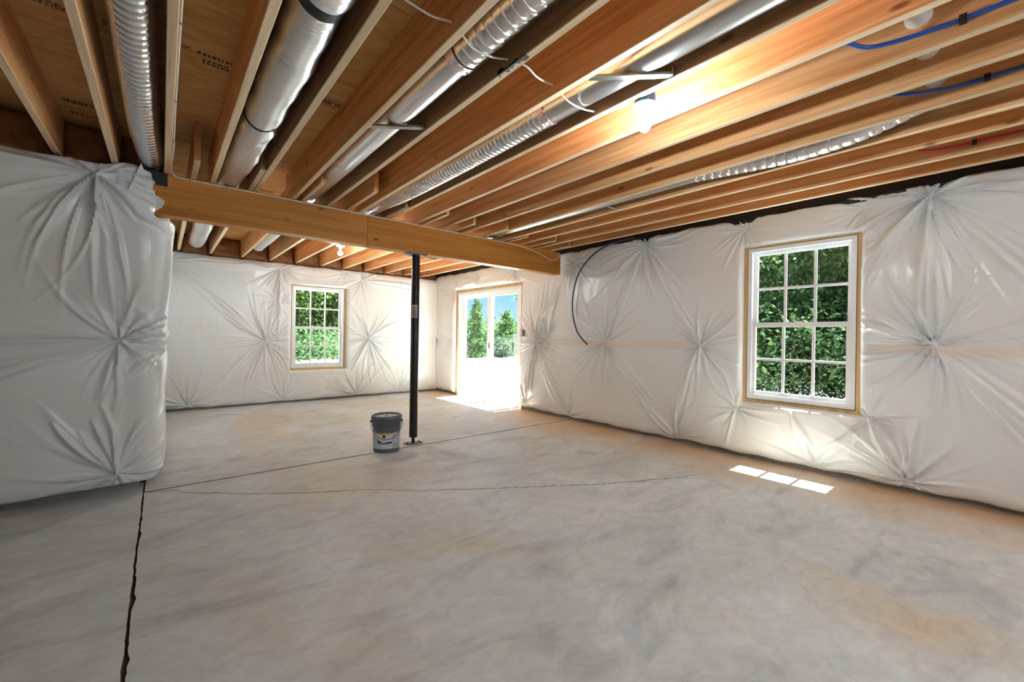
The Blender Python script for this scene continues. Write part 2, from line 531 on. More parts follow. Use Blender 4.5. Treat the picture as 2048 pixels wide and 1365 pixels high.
# ================================================================== CEILING: deck, panels, joists
ceiling = put('ceiling', MB().box((-6.3, -4.75, 2.738), (5.40, 8.50, 2.80)), M['rim'])
tag(ceiling, 'open joisted ceiling of orange strand panels over fir joists', kind='structure')
yy = [-4.70, -3.05, -1.83, -0.61, 0.61, 1.83, 3.05, 4.30, 5.52, 6.74, 8.45]
for i in range(len(yy) - 1):
    off = 0.61 if i % 2 else 1.83
    xs_ = [-6.2] + [x for x in (off - 7.32, off - 4.88, off - 2.44, off, off + 2.44, off + 4.88) if -6.1 < x < 4.8] + [4.9]
    for a, b in zip(xs_, xs_[1:]):
        put('subfloor_panel', MB().box((a + .0015, yy[i] + .002, ZS), (b - .0015, yy[i + 1] - .002, 2.737)), M['osb'], ceiling)

JX = [-1.85, -1.545, -1.24, -0.937, -0.594, -0.297, 0.0, .288, .594, .889, 1.192, 1.496, 1.814, 2.104, 2.423, 2.719, 3.042, 3.329, 3.612, 3.946, 4.230]
JW = 0.038
def joist(x0, y0, y1, seed):
    mb = cbox(0, JW, 0, y1 - y0, 0, ZS - ZC - 0.001, 0.003)
    o = put('floor_joist', mb, M['joist'], ceiling, (x0, y0, ZC))
    o.data.materials.append(M['joist_edge'])          # floor bounce light painted as a paler colour on top and bottom edges
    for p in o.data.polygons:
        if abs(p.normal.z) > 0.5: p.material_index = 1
    return o
for i, x in enumerate(JX + [-5.9 + .305 * k for k in range(13)]):
    y1 = 4.40 if x < -0.1 else 4.46
    joist(x, -4.60, y1, i)
RX = [.162, .553, .975, 1.381, 1.774, 2.194, 2.600, 3.002, 3.413, 3.820, 4.188]
RY0 = [3.75, 3.62, 3.60, 3.52, 3.74, 3.69, 3.80, 3.72, 3.84, 3.75, 3.84]
for i, (x, y0) in enumerate(zip(RX, RY0)):
    joist(x, y0, 8.22, i)
# rim boards and sills
put('rim_board', MB().box((-0.32, 8.225, 2.40), (4.95, 8.262, ZS)), M['rim'], ceiling)
put('rim_board', MB().box((4.74, -4.6, 2.41), (4.78, 8.22, ZS)), M['rim'], ceiling)
put('rim_board', MB().box((-6.2, 4.47, 2.40), (-0.20, 4.51, ZS)), M['rim'], ceiling)
put('rim_board', MB().box((-0.20, 4.47, 2.40), (-0.165, 8.22, ZS)), M['rim'], ceiling)
put('rim_board', MB().box((-6.2, -4.68, 2.40), (4.95, -4.61, ZS)), M['rim'], ceiling)
put('rim_board', MB().box((-6.22, -4.6, 2.40), (-6.17, 4.45, ZS)), M['rim'], ceiling)

# printed marks on the strand panels
def text_mesh(body, size, mat, parent, loc, rot, ext=0.0005):
    c = bpy.data.curves.new('print', 'FONT'); c.body = body; c.size = size; c.align_x = 'CENTER'; c.align_y = 'CENTER'
    c.resolution_u = 3; c.offset = 0.0012
    t = bpy.data.objects.new('print', c); COL.objects.link(t)
    bpy.context.view_layer.update()
    me = bpy.data.meshes.new_from_object(t.evaluated_get(bpy.context.evaluated_depsgraph_get()))
    bpy.data.objects.remove(t, do_unlink=True); bpy.data.curves.remove(c)
    return put('printed_mark', me, mat, parent, loc, rot)
def oval(parent, loc, rot, a, b, w=0.0035):
    mb = MB(); n = 40
    for i in range(n):
        t = 2 * math.pi * i / n
        mb.v += [(a * math.cos(t), b * math.sin(t), 0), ((a - w) * math.cos(t), (b - w) * math.sin(t), 0)]
    for i in range(n):
        j = (i + 1) % n
        mb.f.append([2 * i, 2 * j, 2 * j + 1, 2 * i + 1])
    return put('printed_mark', mb, M['ink'], parent, loc, rot)
ZP = ZS - 0.0008
FL = (math.pi, 0, math.pi)       # read from below, feet of the letters towards the camera's far side
panels = {}
for (x, y) in ((0.815, 2.86), (-0.42, 3.98), (2.0, 2.86), (0.80, 5.10), (0.79, 7.35)):
    oval(ceiling, (x, y, ZP), FL, 0.105, 0.042)
    text_mesh('HUBER', 0.062, M['ink'], ceiling, (x, y, ZP), FL)
rg = random.Random(11)
def marks(x, y, n, w, h, bar=False):
    """worn stamp lines: unreadable short dashes, as they appear in the photo"""
    for k in range(n):
        mb = MB(); xx = x
        yk = y + k * h * 1.7
        while xx < x + w:
            l = rg.uniform(.008, .022)
            mb.v += [(xx, yk, 0), (xx + l, yk + rg.uniform(-.002, .002), 0), (xx + l, yk + h, 0), (xx, yk + h, 0)]
            q = len(mb.v) - 4; mb.f.append([q, q + 1, q + 2, q + 3]); xx += l + rg.uniform(.004, .010)
        o = put('printed_mark', mb, M['ink'], ceiling, (0, 0, ZP)); o['kind'] = 'stuff'
marks(0.13, 2.81, 1, 0.16, 0.022); marks(0.155, 2.87, 2, 0.12, 0.016)
marks(0.045, 2.80, 3, 0.05, 0.006); marks(-0.50, 2.84, 3, 0.13, 0.010); marks(-0.24, 2.83, 4, 0.10, 0.008)
marks(0.06, 4.17, 2, 0.22, 0.006); marks(0.35, 2.93, 2, 0.1, 0.012); marks(-0.50, 4.16, 2, 0.16, 0.012); marks(0.72, 4.12, 2, .1, .006)

# charred notch at the foot of one joist (dark burnt spot)
mb = MB(); n_ = 14
rr_ = random.Random(5)
for k in range(n_):
    y_ = 1.36 + 0.2 * k / (n_ - 1); hh = 0.003 + 0.012 * math.sin(math.pi * k / (n_ - 1)) * rr_.uniform(.2, 1) + (0.018 if k > 10 else 0)
    mb.v += [(1.1905, y_, ZC - .0012), (1.1905, y_, ZC + hh), (1.1925 + 0.026 * rr_.uniform(.1, 1), y_, ZC - .0012)]
for k in range(n_ - 1):
    q = 3 * k
    mb.f += [[q, q + 3, q + 4, q + 1], [q, q + 2, q + 5, q + 3]]
tag(put('scorch_mark', mb, M['black'], ceiling), 'black scorched notch')

# ================================================================== WALLS: concrete with openings
def wall_boxes(name, along, c0, c1, s0, s1, holes, z1=2.40, z0=-0.10, label=None, mat=None):
    """along 'Y': wall in the x range c0..c1, running s0..s1; holes = (sa, sb, za, zb)"""
    mb = MB()
    def bx(sa, sb, za, zb):
        if sb - sa < 1e-4 or zb - za < 1e-4: return
        if along == 'Y': mb.box((c0, sa, za), (c1, sb, zb))
        else: mb.box((sa, c0, za), (sb, c1, zb))
    s = s0
    for sa, sb, za, zb in sorted(holes):
        bx(s, sa, z0, z1); bx(sa, sb, z0, za); bx(sa, sb, zb, z1); s = sb
    bx(s, s1, z0, z1)
    o = put(name, mb, mat or M['wallcrete'])
    tag(o, label, kind='structure')
    return o

WIN_R = (0.832, 1.797, 0.575, 2.185)
DOOR_R = (5.255, 7.330, -0.02, 2.130)
WIN_B = (1.695, 2.665, 0.550, 2.085)
REAR_R = [(-3.2, -2.2, 0.575, 2.185)]
wall_right = wall_boxes('wall_right', 'Y', 4.655, 4.90, -4.7, 8.45, [WIN_R, DOOR_R] + REAR_R, label='white film wrapped basement wall with sliding door and large window')
wall_back = wall_boxes('wall_back', 'X', 8.11, 8.35, -0.12, 4.655, [WIN_B], label='white film wrapped far wall with one small window')
wall_left = wall_boxes('wall_left', 'X', 4.30, 4.46, -6.2, -0.12, [], label='projecting white film wrapped wall at the left with rounded corner')
wall_side = wall_boxes('wall_left_return', 'Y', -0.16, -0.12, 4.46, 8.35, [], label='return of the projecting film wrapped wall')
REAR_W = []
LEFT_W = []
wall_rear = wall_boxes('wall_rear', 'X', -4.7, -4.55, -6.2, 4.655, REAR_W, label='bare concrete wall behind the viewer')
wall_far = wall_boxes('wall_far_left', 'Y', -6.2, -6.05, -4.55, 4.30, LEFT_W, label='concrete wall at the unseen left side')

# ------------------------------------------------------------------ pleated film sheets
def sheet_depth(S, Z, pins, pairs, holes, B, ztop, zbot, seed, und=0.012, pl=2.3):
    rs = np.random.RandomState(seed)
    # soft undulation
    d = np.full_like(S, B)
    for k in range(7):
        a = rs.uniform(0, 2 * np.pi); w = rs.uniform(2.0, 7.0)
        d += und / 2.2 * np.sin(w * (S * np.cos(a) + Z * np.sin(a)) + rs.uniform(0, 6.28))
    fold = np.zeros_like(S)
    for (ps, pz, amp, L, n) in pins:
        dx = S - ps; dz = Z - pz
        r = np.hypot(dx, dz)
        d *= 1 - 0.93 * np.exp(-r / 0.15)
        msk = r < L * 2.4
        dxm, dzm, rm = dx[msk], dz[msk], r[msk]
        th = np.arctan2(dzm, dxm)
        acc = np.zeros_like(rm)
        n = int(n * 1.75); angs = np.arange(n) * 2 * np.pi / n + rs.uniform(-.22, .22, n)
        for ph in angs:
            a = amp * rs.uniform(.25, 1.25); Lj = L * rs.uniform(.35, 1.25); cv = rs.uniform(-.5, .5)
            w0 = rs.uniform(.016, .060)
            dth = (th - ph - cv * rm + np.pi) % (2 * np.pi) - np.pi
            l = rm * np.sin(np.clip(dth, -1.5, 1.5))
            wid = 0.0050 + w0 * rm / (1 + 1.4 * rm)
            acc += a * np.exp(-(l / wid) ** 2) * (np.abs(dth) < 1.4) * (rm / (rm + 0.028)) * np.exp(-(rm / Lj) ** 2.2)
        fold[msk] += acc
    for (a, b, n, amp, bow) in pairs:
        ax, az = a; bx, bz = b
        ln = math.hypot(bx - ax, bz - az); ux, uz = (bx - ax) / ln, (bz - az) / ln
        t = ((S - ax) * ux + (Z - az) * uz) / ln
        l = -(S - ax) * uz + (Z - az) * ux
        ok = (t > 0) & (t < 1) & (np.abs(l) < .5)
        tm, lm = t[ok], l[ok]; acc = np.zeros_like(tm)
        for k in range(n):
            bo = bow * (k - (n - 1) / 2) / max(1, n) * 2 + rs.uniform(-.012, .012); te = np.clip(tm / rs.uniform(.65, 1.0), 0, 1); hh = np.sin(np.pi * te)
            acc += amp * rs.uniform(.5, 1.2) * np.exp(-((lm - bo * np.sin(np.pi / 2 * tm)) / (0.006 + 0.016 * hh)) ** 2) * np.sqrt(hh)
        fold[ok] += acc
    d = d + fold * pl
    def roll(t):
        t = np.clip(t, 0, 1); return np.sqrt(np.maximum(0, 1 - (1 - t) ** 2))
    d *= 0.30 + 0.70 * roll((ztop - Z) / 0.10)
    d *= 0.25 + 0.75 * roll((Z - zbot) / 0.09)
    inside = np.zeros(S.shape, bool)
    for (sa, sb, za, zb) in holes:
        ddx = np.maximum(np.maximum(sa - S, S - sb), 0); ddz = np.maximum(np.maximum(za - Z, Z - zb), 0)
        dist = np.hypot(ddx, ddz)
        d *= 0.05 + 0.95 * roll(dist / 0.055)
        inside |= (S > sa - 1e-6) & (S < sb + 1e-6) & (Z > za - 1e-6) & (Z < zb + 1e-6)
    return d, inside

def axis_points(a, b, step, breaks):
    pts = sorted(set([a, b] + [x for x in breaks if a < x < b])); out = []
    for p, q in zip(pts, pts[1:]):
        n = max(1, int(round((q - p) / step))); out += list(np.linspace(p, q, n, endpoint=False))
    return np.array(out + [b])

def film(parent, mapper, s0, s1, z0, z1, seam, pins, pairs, holes, B, seed, step=0.0095, top_var=0.012, und=0.012, flaps=(), pl=2.3, topf=None):
    br = [h[0] for h in holes] + [h[1] for h in holes]
    s = axis_points(s0, s1, step, br)
    z = axis_points(z0, z1, step, [seam] + [h[2] for h in holes] + [h[3] for h in holes])
    S, Z = np.meshgrid(s, z)
    d, inside = sheet_depth(S, Z, pins, pairs, holes, B, z1, z0, seed, und, pl)
    # wavy top and bottom edges
    rs = np.random.RandomState(seed + 99)
    wob = sum(rs.uniform(.3, 1) * np.sin(w * S + rs.uniform(0, 6)) for w in (2.1, 4.7, 9.3, 17)) / 2
    Zw = Z + top_var * wob * np.clip((Z - (z1 - .25)) / .25, 0, 1) + 0.010 * wob * np.clip((z0 + .15 - Z) / .15, 0, 1)
    if topf is not None:
        Zw = Zw + topf(S) * np.clip((Z - (z1 - .35)) / .35, 0, 1)
    X, Y, ZZ = mapper(S, Zw, d)
    V = np.stack([X, Y, ZZ], -1)
    nz, ns = S.shape
    keep = ~(inside[:-1, :-1] & inside[1:, 1:] & inside[:-1, 1:] & inside[1:, :-1])
    js = int(np.argmin(np.abs(z - seam)))
    outs = []
    for (j0, j1) in ((0, js), (js, nz - 1)):
        if j1 <= j0: continue
        idx = np.arange((j1 - j0 + 1) * ns).reshape(j1 - j0 + 1, ns)
        q = np.stack([idx[:-1, :-1], idx[:-1, 1:], idx[1:, 1:], idx[1:, :-1]], -1)[keep[j0:j1]]
        me = bpy.data.meshes.new('film_sheet')
        me.from_pydata(V[j0:j1 + 1].reshape(-1, 3), [], q.reshape(-1, 4))
        me.update()
        o = put('film_sheet', me, M['film'], parent)
        smooth(o, 75)
        outs.append(o)
    for (fa, fb, fz0, fz1) in flaps:
        s_ = np.arange(fa, fb, 0.02); z_ = np.linspace(fz0, fz1, 7)
        S2, Z2 = np.meshgrid(s_, z_)
        d2, ins2 = sheet_depth(S2, Z2, pins, pairs, holes, B, z1, z0, seed, und, pl)
        wob2 = sum(np.sin(w * S2 + k) for k, w in enumerate((3.1, 8.3, 19))) / 3
        Z2 = Z2 + 0.006 * wob2 * (Z2 < (fz0 + fz1) / 2)
        # the band lies over the sheet
        X2, Y2, Z2 = mapper(S2, Z2, d2 + 0.0035)
        n2, m2 = S2.shape
        idx = np.arange(n2 * m2).reshape(n2, m2)
        k2 = ~(ins2[:-1, :-1] | ins2[1:, 1:] | ins2[:-1, 1:] | ins2[1:, :-1])
        q = np.stack([idx[:-1, :-1], idx[:-1, 1:], idx[1:, 1:], idx[1:, :-1]], -1)[k2]
        me = bpy.data.meshes.new('seam_band')
        me.from_pydata(np.stack([X2, Y2, Z2], -1).reshape(-1, 3), [], q.reshape(-1, 4)); me.update()
        o = smooth(put('seam_band', me, M['flap'], parent), 75)
        o['label'] = 'tan lapped seam of the white film'
    # fasteners
    pinme = MB().lathe([(0.0, 0.006), (0.007, 0.005), (0.011, 0.001), (0.011, 0.0)], 10).mesh('fastener')
    for (ps, pz, *_r) in pins:
        if not (s0 < ps < s1 and z0 < pz < z1): continue
        a = mapper(np.array([ps]), np.array([pz]), np.array([B * 0.07]))
        b = mapper(np.array([ps]), np.array([pz]), np.array([B * 0.07 + .1]))
        p = Vector((float(a[0][0]), float(a[1][0]), float(a[2][0]))); q = Vector((float(b[0][0]), float(b[1][0]), float(b[2][0])))
        o = put('fastener', pinme, M['pin'], parent, p)
        o.rotation_euler = (q - p).to_track_quat('Z', 'Y').to_euler()
    return outs

def map_right(S, Z, d): return (XW + 0.030 - d, S, Z)
def map_back(S, Z, d): return (S, YK + 0.030 - d, Z)
FR, FLEN = 0.10, 2.86
def map_left(S, Z, d):
    # front run to the corner, quarter turn, then the return
    S = np.asarray(S); arc = FR * math.pi / 2
    x0 = -3.0
    X = np.where(S < FLEN, x0 + S, 0.0); Y = np.where(S < FLEN, 4.235, 0.0)
    nx = np.zeros_like(X); ny = np.where(S < FLEN, -1.0, 0.0)
    a = np.clip((S - FLEN) / FR, 0, math.pi / 2)
    inc = (S >= FLEN) & (S < FLEN + arc)
    X = np.where(inc, x0 + FLEN + FR * np.sin(a), X); Y = np.where(inc, 4.235 + FR * (1 - np.cos(a)), Y)
    nx = np.where(inc, np.sin(a), nx); ny = np.where(inc, -np.cos(a), ny)
    ret = S >= FLEN + arc
    X = np.where(ret, x0 + FLEN + FR, X); Y = np.where(ret, 4.235 + FR + (S - FLEN - arc), Y)
    nx = np.where(ret, 1.0, nx)
    return (X + nx * d, Y + ny * d, Z)

# right wall (s = y); pins: (s, z, pleat height, pleat length, number)
R = [(0.42, 2.377, .020, .75, 20), (0.388, 1.195, .015, .45, 26), (0.534, 0.094, .015, .40, 22), (1.158, 0.076, .010, .30, 22), (0.83, 2.362, .008, .22, 18),
     (1.792, 2.365, .009, .28, 18), (2.234, 1.151, .014, .36, 34), (2.493, 0.06, .014, .42, 26), (2.919, 2.359, .016, .66, 24), (3.528, 1.171, .016, .42, 24),
     (4.204, 0.055, .014, .34, 20), (4.86, 1.106, .016, .48, 30), (4.636, 1.181, .013, .34, 28), (4.095, 2.302, .012, .28, 20), (0.775, 0.565, .012, .26, 16), (1.85, 0.50, .010, .28, 18),
     (7.412, 2.04, .008, .28, 18), (7.601, 1.115, .008, .30, 20), (6.547, 2.30, .009, .30, 22), (8.0, 1.074, .007, .2, 14), (5.45, 2.28, .012, .3, 20),
     (-0.62, 1.19, .014, .42, 24), (-0.70, 2.37, .016, .6, 22), (-0.55, 0.08, .012, .35, 20), (-1.35, 1.19, .012, .35, 20), (5.15, 0.12, .012, .30, 16)]
RP = [((2.919, 2.359), (2.234, 1.151), 3, .016, .06), ((2.919, 2.359), (3.528, 1.171), 4, .013, .10), ((3.528, 1.171), (2.493, 0.06), 3, .009, .12),
      ((0.42, 2.377), (0.388, 1.195), 4, .020, .12), ((0.388, 1.195), (0.534, 0.094), 2, .008, .10), ((0.388, 1.195), (-0.55, 0.08), 4, .014, .18),
      ((4.86, 1.106), (4.204, 0.055), 4, .016, .12), ((4.86, 1.106), (4.75, 2.20), 5, .012, .20), ((4.636, 1.181), (4.40, 2.19), 4, .011, .14), ((4.86, 1.106), (5.12, 0.10), 4, .013, .14),
      ((0.42, 2.377), (-0.62, 1.19), 4, .016, .2), ((0.775, 0.565), (0.534, 0.094), 3, .015, .05), ((1.85, .50), (2.493, .06), 2, .010, .07), ((2.234, 1.151), (2.493, 0.06), 2, .008, .10),
      ((0.42, 2.377), (0.83, 1.75), 3, .012, .07), ((1.35, .55), (1.158, .08), 3, .009, .10), ((7.0, 2.2), (6.0, 2.25), 3, .010, .06)]
HW_R = (WIN_R[0] + .016, WIN_R[1] - .010, WIN_R[2] + .014, WIN_R[3] - .028)
HD_R = (DOOR_R[0] + .005, DOOR_R[1] - .006, -1.0, DOOR_R[3] - .004)
film(wall_right, map_right, -1.6, 8.055, 0.045, 2.468, 1.165, R, RP, [HW_R, HD_R], 0.085, 21,
     flaps=[(2.30, 5.15, 1.095, 1.172), (-1.5, 0.80, 1.115, 1.185)])
film(wall_right, map_right, -4.55, -1.6, 0.045, 2.468, 1.165, [(-2.0, 1.17, .012, .4, 20), (-3.6, 1.17, .012, .4, 20), (-4.2, .1, .012, .4, 20)], [], [(-3.21, -2.19, .565, 2.195)], 0.085, 22, step=0.04)
# back wall (s = x)
Bp = [(1.561, 2.314, .011, .55, 20), (1.346, 1.063, .016, .50, 26), (1.525, 1.055, .009, .24, 20), (1.523, 1.755, .010, .24, 18), (0.309, 0.07, .013, .40, 22), (1.623, 0.045, .012, .42, 20),
      (2.874, 0.045, .014, .50, 24), (3.09, 1.118, .015, .48, 30), (2.945, 2.252, .010, .40, 22), (2.632, 2.36, .008, .28, 18), (4.455, 1.074, .007, .25, 16), (0.036, 2.263, .009, .6, 14), (3.75, 0.06, .010, .35, 18)]
Bq = [((1.346, 1.063), (0.55, 1.75), 4, .014, .14), ((1.346, 1.063), (1.40, 2.0), 4, .010, .30), ((1.561, 2.314), (0.3, 2.25), 4, .009, .10), ((1.545, 2.30), (1.515, 1.06), 2, .014, .02),
      ((2.874, 0.045), (2.2, 0.45), 5, .013, .16), ((1.623, 0.045), (1.70, 0.50), 3, .012, .05), ((3.09, 1.118), (3.35, .10), 5, .011, .40), ((2.945, 2.252), (4.35, 2.16), 3, .011, .10),
      ((0.036, 2.263), (1.346, 1.063), 2, .007, .2), ((2.874, .045), (2.70, .52), 3, .012, .06), ((3.09, 1.118), (2.72, .5), 3, .010, .08)]
HW_B = (WIN_B[0] + .036, WIN_B[1] - .006, WIN_B[2] + .010, WIN_B[3] - .036)
film(wall_back, map_back, -0.04, XW - 0.03, 0.03, 2.40, 1.06, Bp, Bq, [HW_B], 0.075, 31)
# projecting wall at the left (s along front, round the corner, along the return)
Lp = [(2.628, 2.318, .018, .60, 24), (2.766, 1.136, .015, .34, 28), (2.764, 0.165, .015, .36, 26), (3.02, 1.115, .011, .24, 22), (1.7, 1.13, .010, .5, 18), (1.0, 2.3, .012, .6, 18), (1.2, 0.15, .012, .5, 18),
      (4.2, 1.1, .012, .4, 20), (4.4, .1, .012, .4, 20), (5.4, 1.1, .012, .4, 20), (4.2, 2.3, .012, .4, 20)]
Lq = [((2.628, 2.318), (2.766, 1.136), 3, .008, .16), ((2.628, 2.318), (2.95, 1.98), 3, .016, .07), ((2.628, 2.318), (1.6, 2.33), 4, .014, .06), ((2.766, 1.136), (1.8, .85), 4, .012, .14),
      ((2.628, 2.318), (2.2, 1.7), 3, .012, .12), ((2.98, 2.05), (2.98, .25), 2, .010, .02), ((2.766, 1.136), (1.7, 1.13), 2, .010, .02), ((2.764, .165), (2.55, .65), 4, .014, .18)]
film(wall_left, map_left, 0.0, FLEN + .157 + 3.70, 0.070, 2.405, 1.10, Lp, Lq, [(2.93, 3.30, 2.100, 3.0)], 0.070, 41,
     topf=lambda S: 0.045 * np.exp(-((S - 2.80) / .10) ** 2))

# loose film flap hanging over the beam end
fp = [(-0.215, 2.19), (-0.131, 2.455), (-0.11, 2.386), (-0.081, 2.31), (-0.057, 2.255), (0.008, 2.216), (0.004, 2.19), (-0.015, 2.15), (-0.064, 2.109), (-0.107, 2.12), (-0.16, 2.14)]
cxy = (-0.105, 2.235)
mb = MB(); nr = 7; ring = []
dense = []
for i in range(len(fp)):
    a, b = fp[i], fp[(i + 1) % len(fp)]
    for k in range(4):
        t = k / 4
        dense.append((a[0] * (1 - t) + b[0] * t + rng.uniform(-.003, .003), a[1] * (1 - t) + b[1] * t + rng.uniform(-.003, .003)))
for r_ in range(nr + 1):
    t = r_ / nr
    for i, (x, z) in enumerate(dense):
        px_, pz_ = cxy[0] + (x - cxy[0]) * t, cxy[1] + (z - cxy[1]) * t
        y_ = 4.196 - 0.012 * math.sin((px_ * 5.5 - pz_ * 3.8) * 6) * (0.35 + .65 * t) - 0.05 * max(0, -0.05 - px_) / 0.1
        mb.v.append((px_, y_, pz_))
nd = len(dense)
for r_ in range(nr):
    for i in range(nd):
        j = (i + 1) % nd
        mb.f.append([r_ * nd + i, r_ * nd + j, (r_ + 1) * nd + j, (r_ + 1) * nd + i])
o = smooth(put('film_flap', mb, M['film'], wall_left), 60)
o['label'] = 'torn loose corner of film over the beam end'

# brown insulation stuffed above the back wall between the joists, and above the left wall
def batt(x0, x1, y, z0, z1, seed, parent, face=-1):
    rs = np.random.RandomState(seed)
    nx, nz = max(6, int((x1 - x0) / .014)), int((z1 - z0) / .014)
    xs = np.linspace(x0, x1, nx); zs = np.linspace(z0, z1, nz); X, Z = np.meshgrid(xs, zs)
    d = np.zeros_like(X)
    for k in range(26):
        a = rs.uniform(0, 6.28); w = rs.uniform(15, 80)
        d += (1.0 / w) * np.abs(np.sin(w * .5 * (X * np.cos(a) + Z * np.sin(a)) + rs.uniform(0, 6.28)))
    d = d * .14
    e = np.minimum(np.minimum(X - x0, x1 - X) / .05, np.minimum(Z - z0, z1 - Z) / .05); d = d + .05 * np.sqrt(np.clip(e, 0, 1))
    V = np.stack([X, y + face * d, Z], -1).reshape(-1, 3)
    idx = np.arange(nx * nz).reshape(nz, nx)
    q = np.stack([idx[:-1, :-1], idx[:-1, 1:], idx[1:, 1:], idx[1:, :-1]], -1).reshape(-1, 4)
    me = bpy.data.meshes.new('insulation_batt'); me.from_pydata(V, [], q); me.update()
    return smooth(put('insulation_batt', me, M['batt'], parent), 80)
edges = [-0.12] + RX + [4.60]
for i in range(len(edges) - 1):
    a = edges[i] + (JW if i else 0); b = edges[i + 1]
    batt(a + .002, b - .002, 8.20, 2.40, 2.70, 50 + i, wall_back)
for i in range(5, 8):
    a = (JX[i - 1] + JW); b = JX[i] if i < 7 else JX[6] - .14
    if b - a > .05: batt(a + .002, min(b, JX[6]) - .002, 4.44, 2.41, 2.70, 80 + i, wall_left)
batt(JX[3] + JW, JX[4], 4.44, 2.41, 2.70, 91, wall_left)
# black sill membrane, made tall to paint the shaded gap over the right wall
put('sill_membrane', MB().box((4.605, -4.5, 2.418), (4.735, 8.10, 2.64)), M['black'], wall_right)
put('sill_membrane', MB().box((-3.0, 4.31, 2.41), (-0.15, 4.45, 2.425)), M['black'], wall_left)
put('sill_membrane', MB().box((-0.12, 8.10, 2.395), (4.57, 8.22, 2.402)), M['rim'], wall_back)

# ================================================================== WINDOWS (local x = width, y = outwards, z = up)
def box_part(name, x0, x1, y0, y1, z0, z1, mat, parent):
    return put(name, MB().box((x0, y0, z0), (x1, y1, z1)), mat, parent)

def ring_part(name, x0, x1, z0, z1, w, y0, y1, mat, parent, wb=None, wt=None):
    wb = wb or w; wt = wt or w
    mb = MB()
    c = 0.003
    mb.box((x0, y0, z0), (x0 + w, y1, z1)); mb.box((x1 - w, y0, z0), (x1, y1, z1))
    mb.box((x0 + w, y0, z0), (x1 - w, y1, z0 + wb)); mb.box((x0 + w, y0, z1 - wt), (x1 - w, y1, z1))
    return put(name, mb, mat, parent)

def make_window(name, loc, rz, W, Hh, label, specks=False, grid=True, zmid=None):
    root = empty(name, loc, rz)
    tag(root, label, kind='structure')
    # rough wooden buck, four boards
    for (a, b, c, d_) in ((0, .036, 0, Hh), (W - .036, W, 0, Hh), (.036, W - .036, 0, .036), (.036, W - .036, Hh - .036, Hh)):
        box_part('buck_board', a, b, 0.0, 0.235, c, d_, M['buck'], root)
    # foam bead
    ring_part('foam_bead', .036, W - .036, .036, Hh - .036, .010, 0.015, 0.10, M['foam'], root)
    fx0, fx1, fz0, fz1 = .044, W - .044, .044, Hh - .044
    ring_part('window_frame', fx0, fx1, fz0, fz1, .036, 0.0, 0.105, M['vinyl'], root, wb=.045, wt=.036)
    zm = zmid or Hh / 2
    sx0, sx1 = fx0 + .034, fx1 - .034
    def sash(y0, y1, z0, z1, wb, wt):
        s = ring_part('sash', sx0, sx1, z0, z1, .036, y0, y1, M['vinyl'], root, wb=wb, wt=wt)
        gx0, gx1, gz0, gz1 = sx0 + .036, sx1 - .036, z0 + wb, z1 - wt
        ym = (y0 + y1) / 2
        if grid:
            pw = (gx1 - gx0) / 3; ph = (gz1 - gz0) / 2
            pane = MB().box((0, ym - .002, 0), (pw, ym + .002, ph)).mesh('pane')
            for i in range(3):
                for j in range(2):
                    put('pane', pane, M['glass'], s, (gx0 + i * pw, 0, gz0 + j * ph))
            for i in (1, 2): box_part('muntin', gx0 + i * pw - .012, gx0 + i * pw + .012, ym - .007, ym + .007, gz0, gz1, M['vinyl'], s)
            box_part('muntin', gx0, gx1, ym - .0065, ym + .0065, gz0 + ph - .012, gz0 + ph + .012, M['vinyl'], s)
        else:
            box_part('pane', gx0, gx1, ym - .002, ym + .002, gz0, gz1, M['glass'], s)
        return s, (gx0, gx1, gz0, gz1, ym)
    s1, g1 = sash(0.018, 0.052, fz0 + .040, zm + .026, .038, .046)
    s2, g2 = sash(0.055, 0.088, zm - .018, fz1 - .030, .044, .038)
    box_part('sash_lock', (sx0 + sx1) / 2 - .03, (sx0 + sx1) / 2 + .03, 0.020, 0.050, zm + .026, zm + .036, M['vinyl'], root)
    if specks:
        mb = MB(); q = random.Random(17)
        for k in range(520):
            x = q.uniform(g1[0], g1[1]); t = q.random() ** 2.1; z = g1[2] + t * (g1[3] - g1[2]) * .98
            a = q.uniform(.0016, .0042) * (1.3 - .5 * t); b = a * q.uniform(.6, 1.8); n0 = len(mb.v)
            for i in range(6):
                an = i * math.pi / 3; mb.v.append((x + b * math.cos(an), g1[4] - .0032, z + a * math.sin(an)))
            mb.f.append([n0 + i for i in range(6)])
        o = put('splash_specks', mb, M['speck'], s1); o['kind'] = 'stuff'; o['label'] = 'white dried splash specks'
    return root

# right wall: local x runs towards -Y, so the origin sits at the larger y
make_window('window_1', (XW + 0.004, WIN_R[1], WIN_R[2]), -math.pi / 2, WIN_R[1] - WIN_R[0], WIN_R[3] - WIN_R[2],
            'large white grid window in the right wall with splashed lower panes', specks=True, zmid=0.79)
# back wall: local x runs towards +X
make_window('window_2', (WIN_B[0], YK + 0.004, WIN_B[2]), 0.0, WIN_B[1] - WIN_B[0], WIN_B[3] - WIN_B[2],
            'small white grid window in the far wall beyond the beam', zmid=0.755)
make_window('window_3', (XW + 0.03, REAR_R[0][1], REAR_R[0][2]), -math.pi / 2, 1.0, 1.61, 'white grid window in the right wall behind the viewer', zmid=0.79)  # unseen opening added to bring daylight onto the near floor

